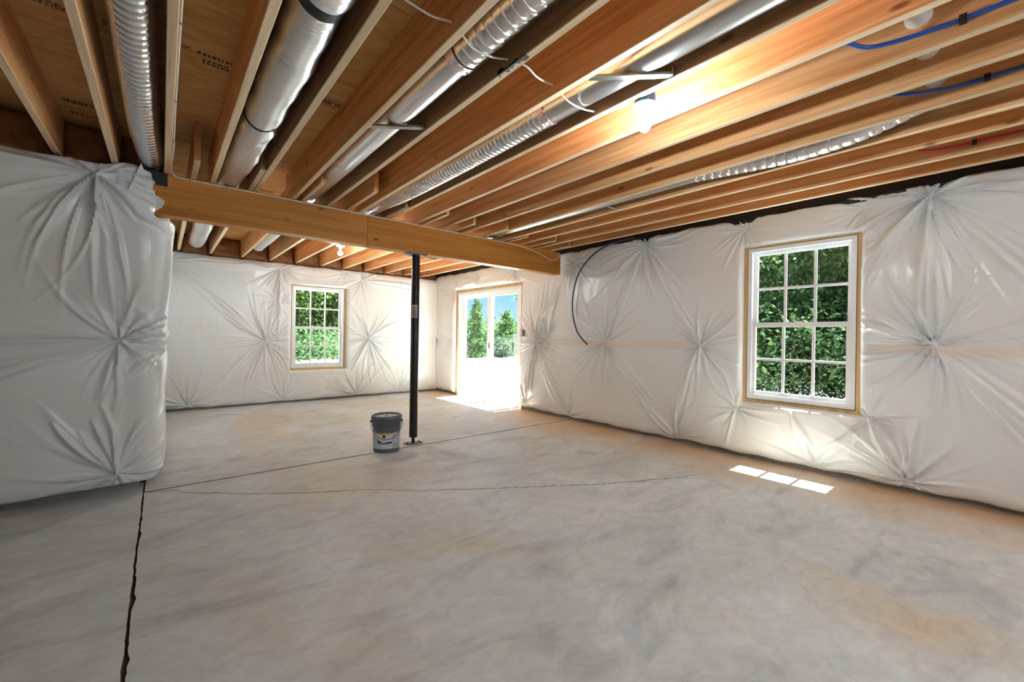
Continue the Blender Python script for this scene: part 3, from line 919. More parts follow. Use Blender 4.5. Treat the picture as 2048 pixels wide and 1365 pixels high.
# ------------------------------------------------------------------ sliding door
dr = empty('door_1', (XW + 0.02, DOOR_R[1], 0.0), -math.pi / 2)
tag(dr, 'white two panel sliding glass door in the right wall', kind='structure')
DW, DH = DOOR_R[1] - DOOR_R[0], DOOR_R[3]
box_part('buck_board', 0, .042, -.005, .22, 0, DH, M['buck'], dr)
box_part('buck_board', DW - .042, DW, -.005, .22, 0, DH, M['buck'], dr)
box_part('buck_board', .042, DW - .042, -.005, .22, DH - .045, DH, M['buck'], dr)
box_part('foam_bead', .042, .056, -.01, .08, .02, DH - .05, M['foam'], dr)
box_part('foam_bead', .056, DW - .05, -.01, .08, DH - .058, DH - .045, M['foam'], dr)
mb = MB()
mb.box((.056, 0, 0), (.104, .14, DH - .058)); mb.box((DW - .104, 0, 0), (DW - .056, .14, DH - .058)); mb.box((.104, 0, DH - .115), (DW - .104, .14, DH - .058))
put('door_frame', mb, M['vinyl'], dr)
put('door_sill', MB().box((.104, -.03, 0), (DW - .104, .15, .045)), M['vinyl'], dr)
mid = DOOR_R[1] - 6.27
def door_panel(x0, x1, y0, y1, wl, wr):
    z0, z1 = .045, DH - .115
    mb = MB(); mb.box((x0, y0, z0), (x0 + wl, y1, z1)); mb.box((x1 - wr, y0, z0), (x1, y1, z1))
    mb.box((x0 + wl, y0, z0), (x1 - wr, y1, z0 + .085)); mb.box((x0 + wl, y0, z1 - .07), (x1 - wr, y1, z1))
    p = put('door_panel', mb, M['vinyl'], dr)
    box_part('pane', x0 + wl, x1 - wr, (y0 + y1) / 2 - .003, (y0 + y1) / 2 + .003, z0 + .085, z1 - .07, M['glass'], p)
    return p
p1 = door_panel(.104, mid + .06, .078, .118, .09, .085)
p2 = door_panel(mid - .03, DW - .104, .022, .066, .11, .085)
# lock on the meeting stile and pull handle on the far stile of the near panel
box_part('door_latch', mid + .035, mid + .05, .014, .022, .98, 1.08, M['clip'], p2)
hb = MB(); hx = DW - .104 - .11
hb.tube(spline([(hx, .022, 1.10), (hx, -.030, 1.10), (hx, -.036, 1.09), (hx, -.036, .95), (hx, -.030, .94), (hx, .022, .94)], 3), .008, 8)
put('door_handle', hb, M['clip'], p2)

# ================================================================== BEAM AND POST
beam = empty('support_beam', (1.5, YB + .066, 2.114))
tag(beam, 'long orange brown timber beam under the joists resting on a black post', 'beam')
def bpart(name, mb, mat, root=beam, **k):
    o = put(name, mb, mat, root); o.location = -Vector(root.location); return o
BZ0, BZ1 = 2.114, ZC - .001
for (a, b) in ((-0.115, 1.590), (1.5935, 4.258), (4.2605, 4.42)):
    bpart('beam_ply', cbox(a, b, YB, YB + .044, BZ0, BZ1, .003, 'X'), M['beam'])
for (a, b) in ((-0.115, 2.4), (2.403, 4.42)):
    bpart('beam_ply', cbox(a, b, YB + .0445, YB + .0885, BZ0, BZ1, .003, 'X'), M['beam'])
for (a, b) in ((-0.115, 1.1), (1.103, 4.42)):
    bpart('beam_ply', cbox(a, b, YB + .089, YB + .133, BZ0, BZ1, .003, 'X'), M['beam'])
o = bpart('end_flashing', MB().box((-0.13, YB - .004, 2.332), (0.022, YB + .135, 2.4335)), M['black']); o['label'] = 'black membrane patch over the beam end'

post = empty('support_post', (2.168, YB + .066, 0))
tag(post, 'black steel jack post standing under the beam beside the paint pail', 'post')
PH = BZ0
smooth(put('post_tube', MB().lathe([(.0, .070), (.036, .070), (.0435, .074), (.0445, .080), (.0445, PH - .022), (.043, PH - .018), (0, PH - .018)], 28), M['steel'], post), 30)
smooth(put('screw_jack', MB().lathe([(.0165, .010)] + [(.0165 + (.002 if k % 2 else 0), .012 + k * .004) for k in range(15)] + [(.0165, .0715)], 16), M['steel'], post), 60)
put('base_plate', MB().box((-.095, -.045, 0), (.095, .045, .010)), M['plate'], post)
for sx in (-.07, .07): smooth(put('anchor_bolt', MB().lathe([(.010, .010), (.010, .020), (.006, .022), (.006, .028), (0, .028)], 6), M['plate'], post, (sx, 0, 0)), 30)
put('top_plate', MB().box((-.10, -.075, PH - .018), (.10, .070, PH - .0005)), M['plate'], post)
for sx in (-.08, .08):
    put('plate_bolt', MB().lathe([(.008, PH - .028), (.008, PH - .018)], 6), M['plate'], post, (sx, -.055, 0))
# wrapped sticker on the side that faces the room
mb = MB(); a0 = math.radians(-125 - 42); n = 10
for k in range(n + 1):
    a = a0 + math.radians(84) * k / n
    mb.v += [(.0449 * math.cos(a), .0449 * math.sin(a), 1.40), (.0449 * math.cos(a), .0449 * math.sin(a), 1.545)]
for k in range(n): mb.f.append([2 * k, 2 * k + 2, 2 * k + 3, 2 * k + 1])
o = put('post_sticker', mb, M['sticker'], post); o['label'] = 'grey printed sticker'
mb = MB()
for z_ in (1.415, 1.428, 1.441, 1.454, 1.467, 1.480, 1.493, 1.512):
    q = len(mb.v)
    for k in range(1, n):
        a = a0 + math.radians(84) * k / n
        mb.v += [(.0452 * math.cos(a), .0452 * math.sin(a), z_), (.0452 * math.cos(a), .0452 * math.sin(a), z_ + .005)]
    for k in range(n - 2): mb.f.append([q + 2 * k, q + 2 * k + 2, q + 2 * k + 3, q + 2 * k + 1])
put('sticker_print', mb, M['ink'], o)['kind'] = 'stuff'

# ================================================================== PAINT PAIL
pail = empty('paint_pail', (1.822, 4.205, 0))
tag(pail, 'grey plastic five gallon paint pail with wire handle on the floor', 'bucket')
prof = [(0.0, .012), (.118, .012), (.124, .0), (.132, .004), (.134, .05), (.1405, .255), (.1405, .262), (.148, .264), (.149, .271), (.142, .274), (.1425, .290), (.1495, .292), (.150, .299), (.1435, .302), (.144, .318), (.150, .320), (.151, .327), (.145, .330), (.1455, .345), (0, .345)]
smooth(put('pail_body', MB().lathe(prof, 48), M['pail'], pail), 35)
lid = smooth(put('pail_lid', MB().lathe([(0, .356), (.118, .356), (.124, .360), (.128, .372), (.140, .374), (.150, .371), (.156, .362), (.157, .340), (.152, .338), (.150, .345)], 48), M['pail'], pail), 35)
smooth(put('lid_panel', MB().lathe([(0, .3575), (.03, .3585), (.115, .3575), (.117, .3565)], 48), M['label_w'], lid), 35)
put('lid_spout', MB().lathe([(0.0, .3625), (.016, .3620), (.018, .3580)], 20), M['pail'], lid)
for k in range(14):
    a = 2 * math.pi * k / 14
    o = put('lid_tab', MB().box((-.008, -.002, 0), (.008, .003, .012)), M['pail'], lid, (.1555 * math.cos(a), .1555 * math.sin(a), .336), (0, 0, a - math.pi / 2))
# handle ears and bail; view direction of the front
va = math.atan2(-4.205, -1.822)
side = Vector((-math.sin(va), math.cos(va), 0)); frontv = Vector((math.cos(va), math.sin(va), 0))
for s in (-1, 1):
    p = side * (s * .150)
    o = put('handle_ear', MB().box((-.010, -.012, -.012), (.012, .012, .012)), M['clip'], pail, (p.x, p.y, .308), (0, 0, math.atan2(p.y, p.x)))
bpts = []
for k in range(25):
    t = math.pi * k / 24
    c = math.cos(t); s = math.sin(t)
    p = side * (.160 * c) + frontv * (.150 * s ** .8) + Vector((0, 0, .308 - .165 * s))
    bpts.append(p)
smooth(put('pail_handle', MB().tube(bpts, .0034, 6), M['wire'], pail), 60)
# wrap label built as curved patches on the pail wall
def rad(z): return .134 + (.1405 - .134) * (z - .05) / .205
def patch(name, a0, a1, z0, z1, mat, parent, off, top=None, n=24):
    mb = MB()
    for k in range(n + 1):
        u = k / n; a = va + math.radians(a0 + (a1 - a0) * u)
        zt = z1 if top is None else top(u); zb = z0 if not callable(z0) else z0(u)
        mb.v += [((rad(zb) + off) * math.cos(a), (rad(zb) + off) * math.sin(a), zb), ((rad(zt) + off) * math.cos(a), (rad(zt) + off) * math.sin(a), zt)]
    for k in range(n): mb.f.append([2 * k, 2 * k + 2, 2 * k + 3, 2 * k + 1])
    return smooth(put(name, mb, mat, parent), 80)
lab = patch('pail_label', -88, 88, .042, .205, M['label_w'], pail, .0006)
patch('label_panel', -42, 24, .048, .190, M['label_p'], lab, .0011)
patch('label_stripe', -42, 24, .188, .194, M['label_o'], lab, .0014, top=lambda u: .194 + .014 * math.sin(math.pi * u))
patch('label_emblem', -16, -4, .158, .184, M['label_n'], lab, .0015, n=6)
patch('label_wave', -40, 22, .096, .13, M['label_t'], lab, .0015, top=lambda u: .104 + .046 * (1 - min(1, u / .42)) ** 1.2)
patch('label_wave', -26, 22, .101, .12, M['label_n'], lab, .0018, top=lambda u: .1015 + .019 * u)
for (a, b, z0, z1) in ((-30, 8, .088, .092), (-36, -26, .078, .082), (10, 20, .078, .082), (-34, -22, .056, .060), (-20, -12, .056, .060), (-4, 6, .056, .059), (32, 60, .070, .073), (32, 64, .082, .085), (62, 68, .076, .086)):
    patch('label_text', a, b, z0, z1, M['ink'], lab, .0016, n=5)

# ================================================================== DUCTS
def flex_radius(ss, r, pitch, depth, pinch=()):
    out = []
    for s in ss:
        ph = (s / pitch) % 1.0
        k = r * (1 - depth * math.exp(-((ph - .5) / .11) ** 2)) if depth > 0 else r
        for (sp, w, dp) in pinch: k *= 1 - dp * math.exp(-((s - sp) / w) ** 2)
        out.append(k)
    return out
def flex(name, pts, r, pitch, parent, mat, depth=.075, seg=26, wires=True):
    P, ss = resample(spline(pts, 10), pitch / 9)
    o = smooth(put(name, MB().tube(P, flex_radius(ss, r, pitch, depth), seg), mat, parent), 80)
    return o
def pipe(name, pts, r, parent, mat, seg=28):
    return smooth(put(name, MB().tube(spline(pts, 10) if len(pts) > 2 else pts, r, seg), mat, parent), 50)
def hoop(name, c, r, parent, mat, w=.025, t=.003, dash=0):
    """flat strap round a duct that runs along Y"""
    mb = MB(); n = 32
    for k in range(n):
        a = 2 * math.pi * k / n
        for (rr, yy_) in ((r, -w / 2), (r + t, -w / 2), (r + t, w / 2), (r, w / 2)):
            mb.v.append((c[0] + rr * math.cos(a), c[1] + yy_, c[2] + rr * math.sin(a)))
    for k in range(n):
        j = (k + 1) % n
        if dash and (k % dash) == 0: continue
        for q in range(4):
            p = (q + 1) % 4
            mb.f.append([4 * k + q, 4 * k + p, 4 * j + p, 4 * j + q])
    return smooth(put(name, mb, mat, parent), 40)
def hanger(root, x0, x1, y0, y1, z, strap=None):
    """thin metal channel fixed across one joist bay"""
    mb = MB(); L_ = math.hypot(x1 - x0, y1 - y0); w = .016
    mb.box((0, -w, 0), (L_, w, .002)); mb.box((0, -w, .002), (L_, -w + .002, .012)); mb.box((0, w - .002, .002), (L_, w, .012))
    mb.box((0, -w, .002), (.002, w, .035)); mb.box((L_ - .002, -w, .002), (L_, w, .035))
    o = put('hanger_channel', mb, M['channel'], root, (x0, y0, z), (0, 0, math.atan2(y1 - y0, x1 - x0)))
    return o

d1 = empty('flexible_duct', (0, 0, 0))
tag(d1, 'silver ribbed flexible duct running straight overhead to the beam end', 'duct')
flex('duct_hose', [(-.115, -3.2, 2.56), (-.115, -1, 2.545), (-.112, 1.0, 2.545), (-.110, 2.6, 2.54), (-.105, 3.5, 2.535), (-.085, 3.95, 2.53), (-.075, 4.20, 2.53)], .083, .050, d1, M['foil'], .075)
put('duct_collar', MB().tube([(-.075, 4.20, 2.53), (-.075, 4.29, 2.53)], .078, 24), M['galv'], d1)

d2 = empty('insulated_duct', (0, 0, 0))
tag(d2, 'fat foil wrapped insulated duct with black straps between two joists', 'duct')
P2, s2_ = resample(spline([(.462, -3.2, 2.54), (.462, -1, 2.54), (.462, 1.0, 2.535), (.458, 2.0, 2.53), (.452, 3.0, 2.53), (.44, 3.9, 2.535), (.40, 4.7, 2.54), (.378, 5.6, 2.54), (.376, 7.0, 2.535), (.376, 7.60, 2.535), (.376, 7.86, 2.60), (.376, 7.95, 2.70)], 10), .02)
yl = [p.y for p in P2]
rad2 = []
for p in P2:
    r = .101 + .004 * math.sin(p.y * 9) + .003 * math.sin(p.y * 23 + 1)
    for yk, w, dp in ((1.72, .05, .13), (2.95, .05, .16), (6.75, .05, .06), (0.2, .05, .12)): r *= 1 - dp * math.exp(-((p.y - yk) / w) ** 2)
    rad2.append(r)
smooth(put('duct_jacket', MB().tube(P2, rad2, 30), M['foilwrap'], d2), 80)
for yk, r, wb_ in ((1.72, .092, .055), (2.95, .087, .024)):
    x = .459 if yk < 2 else .4523
    hoop('duct_strap', (x, yk, 2.531), r - .002, d2, M['band'], wb_, .006)

d3 = empty('metal_duct', (0, 0, 0))
tag(d3, 'round silver metal duct with ribbed foil hose joined at its upper end', 'duct')
pipe('duct_pipe', [(1.062, 1.62, 2.535), (1.062, 3.6, 2.535), (1.062, 4.5, 2.54), (1.105, 5.2, 2.54), (1.128, 6.4, 2.54), (1.128, 7.46, 2.54)], .076, d3, M['galv'])
flex('duct_hose', [(1.062, 1.66, 2.535), (1.066, 1.30, 2.54), (1.068, .6, 2.545), (1.065, -.6, 2.55), (1.06, -3, 2.56)], .086, .055, d3, M['foil'], .075)
hoop('duct_tape', (1.062, 1.66, 2.535), .0855, d3, M['tape'], .055, .0015)
hoop('duct_tape', (1.062, 1.690, 2.535), .0775, d3, M['redprint'], .006, .0012, 2)
hanger(d3, .930, 1.190, 2.47, 2.27, 2.447); hoop('duct_strap', (1.062, 2.34, 2.535), .0765, d3, M['galv'], .02, .0015)
hoop('duct_seam', (1.062, 3.30, 2.535), .0762, d3, M['galv'], .03, .002)
hoop('duct_strap', (1.128, 7.46, 2.54), .0765, d3, M['galv'], .03, .003)

d4 = empty('ribbed_duct', (0, 0, 0))
tag(d4, 'ribbed silver hose continuing from a grey metal pipe above the light bulb', 'duct')
flex('duct_hose', [(1.705, 1.72, 2.525), (1.70, 2.2, 2.515), (1.70, 2.9, 2.515), (1.69, 3.6, 2.52), (1.665, 4.1, 2.53), (1.655, 4.7, 2.54)], .080, .040, d4, M['foil'], .09)
pipe('duct_pipe', [(1.705, 1.76, 2.525), (1.705, -3.2, 2.53)], .076, d4, M['galv'])
hoop('duct_tape', (1.705, 1.74, 2.525), .0805, d4, M['tape'], .045, .0015)
hoop('duct_tape', (1.705, 1.715, 2.525), .0815, d4, M['redprint'], .006, .0012, 2)
hanger(d4, 1.538, 1.812, 1.30, 1.03, 2.440); hoop('duct_strap', (1.705, 1.14, 2.525), .0765, d4, M['galv'], .02, .0015)

d5 = empty('sagging_duct', (0, 0, 0))
tag(d5, 'metal duct with a sagging foil hose section near the right window', 'duct')
pipe('duct_pipe', [(3.215, 1.55, 2.535), (3.215, 4.2, 2.535), (3.24, 5.0, 2.535), (3.235, 6.05, 2.535)], .076, d5, M['galv'])
flex('duct_hose', [(3.215, 1.62, 2.53), (3.215, 1.35, 2.508), (3.22, .95, 2.482), (3.22, .62, 2.50), (3.215, .35, 2.56), (3.20, .05, 2.60)], .075, .06, d5, M['foil'], .08)
put('duct_strap', MB().box((3.18, 2.43, 2.438), (3.30, 2.45, 2.443)), M['galv'], d5)
hanger(d5, 3.045, 3.41, 5.95, 6.06, 2.445)

# ================================================================== CABLES AND PIPES
def line_thing(name, pts, r, mat, label, cat, n=8, seg=8):
    root = empty(name, tuple(pts[0]))
    tag(root, label, cat)
    o = smooth(put(name + '_run', MB().tube(spline(pts, n), r, seg), mat, root), 80); o.location = -Vector(root.location)
    return root
def sub(root, name, mb, mat, sm=True):
    o = put(name, mb, mat, root); o.location = -Vector(root.location)
    if sm: smooth(o, 40)
    return o
c1 = line_thing('white_cable', [(.043, -3, 2.452), (.043, 0, 2.452), (.043, 2.0, 2.452), (.043, 2.9, 2.455), (.044, 3.3, 2.448), (.047, 3.65, 2.453), (.042, 3.95, 2.450), (.043, 4.10, 2.448), (.048, 4.185, 2.436), (.075, 4.212, 2.421), (.16, 4.2135, 2.416),
      (.5, 4.2135, 2.418), (1.2, 4.2135, 2.420), (2.2, 4.2135, 2.420), (3.2, 4.2135, 2.421), (3.60, 4.2135, 2.415), (3.85, 4.2135, 2.388), (4.05, 4.2135, 2.348), (4.19, 4.2135, 2.306), (4.25, 4.2135, 2.302), (4.33, 4.2135, 2.325), (4.385, 4.2135, 2.375), (4.40, 4.218, 2.41)],
      .0050, M['cable'], 'white electrical cable stapled along a joist and the beam top', 'cable')
for (x, y, z, ax) in ((.043, 2.15, 2.452, 0), (.043, 2.9, 2.455, 0), (.043, 3.5, 2.450, 0), (.155, 4.2135, 2.416, 1), (.40, 4.2135, 2.4175, 1), (1.4, 4.2135, 2.420, 1), (2.4, 4.2135, 2.420, 1), (3.45, 4.2135, 2.419, 1)):
    mb = MB().box((x - .006, y - .003, z - .008), (x + .006, y + .003, z + .008)) if ax == 0 else MB().box((x - .003, y - .006, z - .008), (x + .003, y + .006, z + .008))
    sub(c1, 'cable_staple', mb, M['pin'], False)
line_thing('drooping_cable', [(-.5, 1.46, 2.50), (-.28, 1.48, 2.49), (-.1, 1.48, 2.445), (.0, 1.48, 2.49), (.16, 1.48, 2.47), (.30, 1.48, 2.49), (.46, 1.47, 2.405), (.60, 1.475, 2.49), (.68, 1.48, 2.478), (.80, 1.478, 2.470), (.905, 1.48, 2.490), (1.00, 1.50, 2.452), (1.10, 1.49, 2.448), (1.21, 1.485, 2.478), (1.28, 1.46, 2.468), (1.37, 1.475, 2.458), (1.51, 1.50, 2.480), (1.60, 1.495, 2.442), (1.70, 1.49, 2.436), (1.79, 1.488, 2.452), (1.832, 1.485, 2.462), (1.875, 1.42, 2.46), (1.885, 1.30, 2.455)],
      .0042, M['cable'], 'white cable drooping between joists on its way to the bulb', 'cable', 6)
bl1 = line_thing('blue_water_pipe', [(2.18, .52, 2.515), (2.253, .462, 2.494), (2.332, .409, 2.488), (2.385, .29, 2.492), (2.408, .141, 2.495), (2.411, -.10, 2.497), (2.411, -1.2, 2.50), (2.411, -3, 2.50)], .0095, M['blue'], 'bright blue water pipe clipped to a joist, nearer the picture top', 'pipe')
sub(bl1, 'pipe_clip', MB().box((2.396, .128, 2.480), (2.4225, .150, 2.510)), M['clip'], False)
bl2 = line_thing('blue_water_pipe', [(2.85, .47, 2.51), (2.902, .396, 2.494), (2.966, .301, 2.492), (3.015, .20, 2.494), (3.030, .092, 2.496), (3.031, -.1, 2.497), (3.031, -1.2, 2.50), (3.031, -3, 2.50)], .0095, M['blue'], 'second blue water pipe, one bay closer to the sagging duct', 'pipe')
sub(bl2, 'pipe_clip', MB().box((3.016, .080, 2.482), (3.0415, .102, 2.510)), M['clip'], False)
rd = line_thing('red_water_pipe', [(3.88, .42, 2.50), (3.905, .34, 2.49), (3.925, .24, 2.488), (3.933, .12, 2.490), (3.934, -.1, 2.492), (3.934, -1.2, 2.495), (3.934, -3, 2.50)], .0090, M['red'], 'red water pipe clipped to a joist near the right wall', 'pipe')
sub(rd, 'pipe_clip', MB().box((3.920, .158, 2.476), (3.9455, .180, 2.504)), M['clip'], False)
arc = line_thing('blue_wall_hose', [(4.52, 3.05, 2.47), (4.50, 3.25, 2.46), (4.497, 3.446, 2.435), (4.490, 3.695, 2.328), (4.488, 3.914, 2.126), (4.490, 4.02, 1.853), (4.492, 4.033, 1.568), (4.500, 3.962, 1.318), (4.515, 3.87, 1.19), (4.555, 3.785, 1.100)], .0105, M['navy'], 'dark blue pipe arching down the right wall film into a taped slit', 'pipe', 10, 10)
tp = MB(); rq = random.Random(4)
for k in range(12):
    y = 3.62 + .018 * k; tp.v += [(4.548 - .006 * rq.random(), y, 1.075 + rq.uniform(-.02, .01)), (4.546 - .006 * rq.random(), y, 1.118 + rq.uniform(-.012, .012))]
for k in range(11): tp.f.append([2 * k, 2 * k + 2, 2 * k + 3, 2 * k + 1])
sub(arc, 'slit_tape', tp, M['flap'])
pv = line_thing('white_drain_pipe', [(2.135, .268, 2.585), (2.7, .268, 2.580), (3.33, .268, 2.575)], .044, M['pvc'], 'white drain pipe crossing through the joists near the blue pipes', 'pipe', 4, 24)
line_thing('white_lamp_cable', [(1.42, 5.64, 2.43), (1.405, 5.70, 2.424), (1.45, 5.76, 2.422), (1.60, 5.80, 2.421), (1.76, 5.83, 2.421), (1.83, 5.86, 2.43), (1.85, 5.90, 2.445)], .007, M['cable'], 'white cable stapled under the joists beside the far bulb', 'cable')
line_thing('white_lamp_cable', [(1.385, 5.60, 2.445), (1.36, 5.66, 2.424), (1.45, 5.69, 2.4215), (1.62, 5.69, 2.4215), (1.78, 5.70, 2.422), (1.83, 5.80, 2.44)], .007, M['cable'], 'second white cable under the joists, closer to the beam', 'cable')

# ================================================================== LIGHT FIXTURES
def lamp(loc, label, group=None, boxdx=0.0):
    root = empty('ceiling_light', loc); tag(root, label, 'light', group)
    smooth(put('junction_box', MB().lathe([(0, .055), (.050, .055), (.052, .050), (.052, 0), (0, 0)], 24), M['bluebox'], root), 40)
    smooth(put('lampholder', MB().lathe([(0, 0), (.060, 0), (.061, -.004), (.058, -.010), (.040, -.014), (.026, -.017), (.0215, -.022), (.020, -.050), (.0175, -.053), (0, -.053)], 32), M['porcelain'], root), 40)
    for a in (.6, 3.74): put('mounting_screw', MB().lathe([(0, -.0155), (.004, -.0150), (.0045, -.0110)], 8), M['pin'], root, (.046 * math.cos(a), .046 * math.sin(a), 0))
    smooth(put('bulb_neck', MB().lathe([(.013, -.052), (.0135, -.070), (.019, -.084)], 20), M['porcelain'], root), 60)
    prof = [(.019, -.084)] + [(.031 * math.sin(t), -.110 - .031 * math.cos(t + math.pi) * -1) for t in ()]
    pts = []
    for k in range(8):
        t = math.radians(48) + (math.pi - math.radians(48)) * k / 7
        pts.append((.0305 * math.sin(t), -.1055 + .0305 * math.cos(t)))
    smooth(put('glow_bulb', MB().lathe(pts, 14), M['bulb'], root), 80)
    return root
lamp((1.905, 1.234, 2.420), 'lit bare bulb in a white holder on a blue box, nearer one')
lamp((1.866, 5.93, 2.420), 'lit bare bulb hanging under the joists beyond the beam')
for i, p in enumerate([(2.30, -3.0, 2.42), (0.75, -2.6, 2.42), (3.45, -3.4, 2.42), (1.905, -1.3, 2.42)]):  # unseen bulbs added behind the camera to brighten the room
    lamp(p, ['lit bare bulb well behind the viewer, second from the rear wall', 'lit bare bulb behind the viewer above the middle of the floor', 'rearmost lit bare bulb behind the viewer', 'lit bare bulb closest behind the viewer'][i])

# ================================================================== OUTLET BOX by the door
ob = empty('outlet_box', (4.552, 5.195, 1.21)); tag(ob, 'small grey outlet box on the film right beside the sliding door', 'outlet')
put('box_shell', MB().box((.0, -.04, 0), (.07, .04, .115)), M['boxbrown'], ob)
put('receptacle', MB().box((-.010, -.016, .010), (.0005, .038, .105)), M['boxmetal'], ob)
for z_ in (.030, .072):
    for dy in (.006, .020): put('socket_slot', MB().box((-.0108, dy - .002, z_), (-.0099, dy + .002, z_ + .012)), M['clip'], ob)

# ================================================================== OUTSIDE
def hgt(X, Y):
    def ss(a, b, x): t = np.clip((x - a) / (b - a), 0, 1); return t * t * (3 - 2 * t)
    bank = (0.52 + 0.11 * np.clip(Y - 9.5, 0, 8)) * ss(8.3, 8.8, Y) * (1 - ss(4.9, 6.8, X))
    D = X * math.sin(TH) + Y * math.cos(TH)
    return -0.10 + 0.62 * 0 + bank - 6.0 * ss(27, 60, D) + 0.03 * np.sin(X * 1.3) * np.sin(Y * .9 + 1) * ss(5, 8, np.hypot(X - 4, np.maximum(Y - 8, 0)))
xs = np.concatenate([np.linspace(-40, -6.6, 20), np.linspace(-6.4, 12, 70), np.linspace(12.5, 60, 60), np.linspace(65, 140, 12)])
ys_ = np.concatenate([np.linspace(-40, -5, 20), np.linspace(-4.8, 20, 90), np.linspace(20.5, 70, 60), np.linspace(75, 150, 12)])
GX, GY = np.meshgrid(xs, ys_); GZ = hgt(GX, GY)
inside = (GX > -6.3) & (GX < 5.0) & (GY > -4.75) & (GY < 8.40)
GZ = np.where(inside, -0.26, GZ)
idx = np.arange(GX.size).reshape(GX.shape)
q = np.stack([idx[:-1, :-1], idx[:-1, 1:], idx[1:, 1:], idx[1:, :-1]], -1).reshape(-1, 4)
me = bpy.data.meshes.new('ground'); me.from_pydata(np.stack([GX, GY, GZ], -1).reshape(-1, 3), [], q); me.update()
ground = smooth(put('ground', me, M['sand']), 80)
tag(ground, 'pale sunlit bare ground outside the basement', kind='structure')

def leaf_mesh(name, C, size, seed, flat=0.0):
    """one small folded leaf at each point of C"""
    rs = np.random.RandomState(seed); n = len(C)
    d = rs.normal(size=(n, 3)); d[:, 2] *= (1 - flat); d /= np.linalg.norm(d, axis=1)[:, None]
    e = np.cross(d, rs.normal(size=(n, 3))); e /= np.linalg.norm(e, axis=1)[:, None]
    s = size * rs.uniform(.6, 1.4, n)[:, None]
    V = np.empty((n, 4, 3)); V[:, 0] = C - d * s * .5; V[:, 1] = C + e * s * .30; V[:, 2] = C + d * s * .5; V[:, 3] = C - e * s * .30
    V[:, 1] += np.cross(d, e) * s * .08; V[:, 3] += np.cross(d, e) * s * .08
    me = bpy.data.meshes.new(name)
    me.from_pydata(V.reshape(-1, 3), [], np.arange(n * 4).reshape(n, 4)); me.update()
    return me

def crown_points(rs, n, H_, R_, z0, clumps):
    """clumped points filling a broad crown from z0 to H_"""
    cs = []
    while len(cs) < clumps:
        p = rs.uniform(-1, 1, 3)
        if np.dot(p, p) < 1 and np.dot(p, p) > .12: cs.append(p)
    cs = np.array(cs); zc, hz = (H_ + z0) / 2, (H_ - z0) / 2
    k = rs.randint(0, clumps, n)
    P = cs[k] * np.array([R_, R_, hz]) * .9 + np.array([0, 0, zc]) + rs.normal(size=(n, 3)) * np.array([R_, R_, R_]) * .17
    P[:, 2] = np.maximum(P[:, 2], .05)
    return P, cs * np.array([R_, R_, hz]) * .85 + np.array([0, 0, zc])

def tree_meshes(kind, seed, n, H_, R_, z0, leaf, clumps=40):
    rs = np.random.RandomState(seed)
    if kind == 'conifer':
        t = rs.uniform(0, 1, n) ** .75
        z = z0 + (H_ - z0) * (1 - t); a = rs.uniform(0, 6.28, n)
        nb = 26; lay = np.round(t * nb) / nb
        ls = rs.uniform(.5, 1.15, nb + 1); lp = rs.uniform(0, 6.28, nb + 1); li = np.round(t * nb).astype(int)
        lob = ls[li] * (.62 + .38 * np.cos(a - lp[li])) * (.8 + .3 * np.sin(3 * a + lp[li] * 5))
        r = R_ * (.10 + .95 * lay) * lob * rs.uniform(.05, 1.1, n) ** .6
        P = np.stack([r * np.cos(a), r * np.sin(a), z - .25 * r + rs.normal(size=n) * .05 * R_], -1); tips = P[:14]
    else:
        P, tips = crown_points(rs, n, H_, R_, z0, clumps)
    lm = leaf_mesh('foliage', P, leaf, seed + 1)
    mb = MB()
    th = H_ * .82
    mb.tube([(0, 0, -.1), (.02 * H_, 0, th * .35), (-.01 * H_, .015 * H_, th * .7), (0, 0, th)], [.022 * H_ + .01, .018 * H_, .011 * H_, .004 * H_], 8)
    for k, tp_ in enumerate(tips[:12]):
        zb = min(th * .9, max(.15 * H_, tp_[2] - .15 * H_))
        mb.tube([(0, 0, zb), tuple(np.array([0, 0, zb]) * .4 + tp_ * .6 + np.array([0, 0, -.04 * H_])), tuple(tp_)], [.007 * H_, .004 * H_, .0015 * H_], 5)
    return lm, mb.mesh('trunk')

def plant(name, meshes, mats, loc, label, cat, group, rz=0.0, sc=1.0):
    r = empty(name, loc, rz); r.scale = (sc,) * 3
    tag(r, label, cat, group)
    put('foliage', meshes[0], mats[0], r)['kind'] = 'stuff'
    put('trunk', meshes[1], mats[1], r)
    return r
def gz(x, y): return float(hgt(np.array([float(x)]), np.array([float(y)]))[0]) - .02

TA = tree_meshes('broad', 1, 26000, 8.5, 2.6, 0.3, .11, 70)
TB = tree_meshes('broad', 2, 26000, 7.5, 2.4, 0.0, .095, 60)
near = [(12.0, 1.0, 0, 1.0), (11.4, 4.3, 1, 1.0), (14.6, 3.0, 0, 1.15), (15.5, 6.4, 1, 1.2), (12.6, -2.6, 1, 1.05), (16.5, -.6, 0, 1.2), (18.5, 4.6, 1, 1.35)]
lbl = ['leafy green tree filling the middle of the large window', 'leafy tree at the left panes of the large window', 'tall tree behind the first ones outside the large window', 'tree further left behind the large window',
       'leafy tree outside at the right edge of the large window', 'back tree to the right outside the large window', 'tallest back tree outside the large window']
for i, (x, y, k, s) in enumerate(near):
    plant('leafy_tree', (TA, TB)[k], (M['leaf'], M['bark']), (x, y, gz(x, y)), lbl[i], 'tree', 'trees outside the large window', i * 1.3, s)
UB = tree_meshes('broad', 9, 9000, 1.9, 1.25, 0.0, .09, 40)
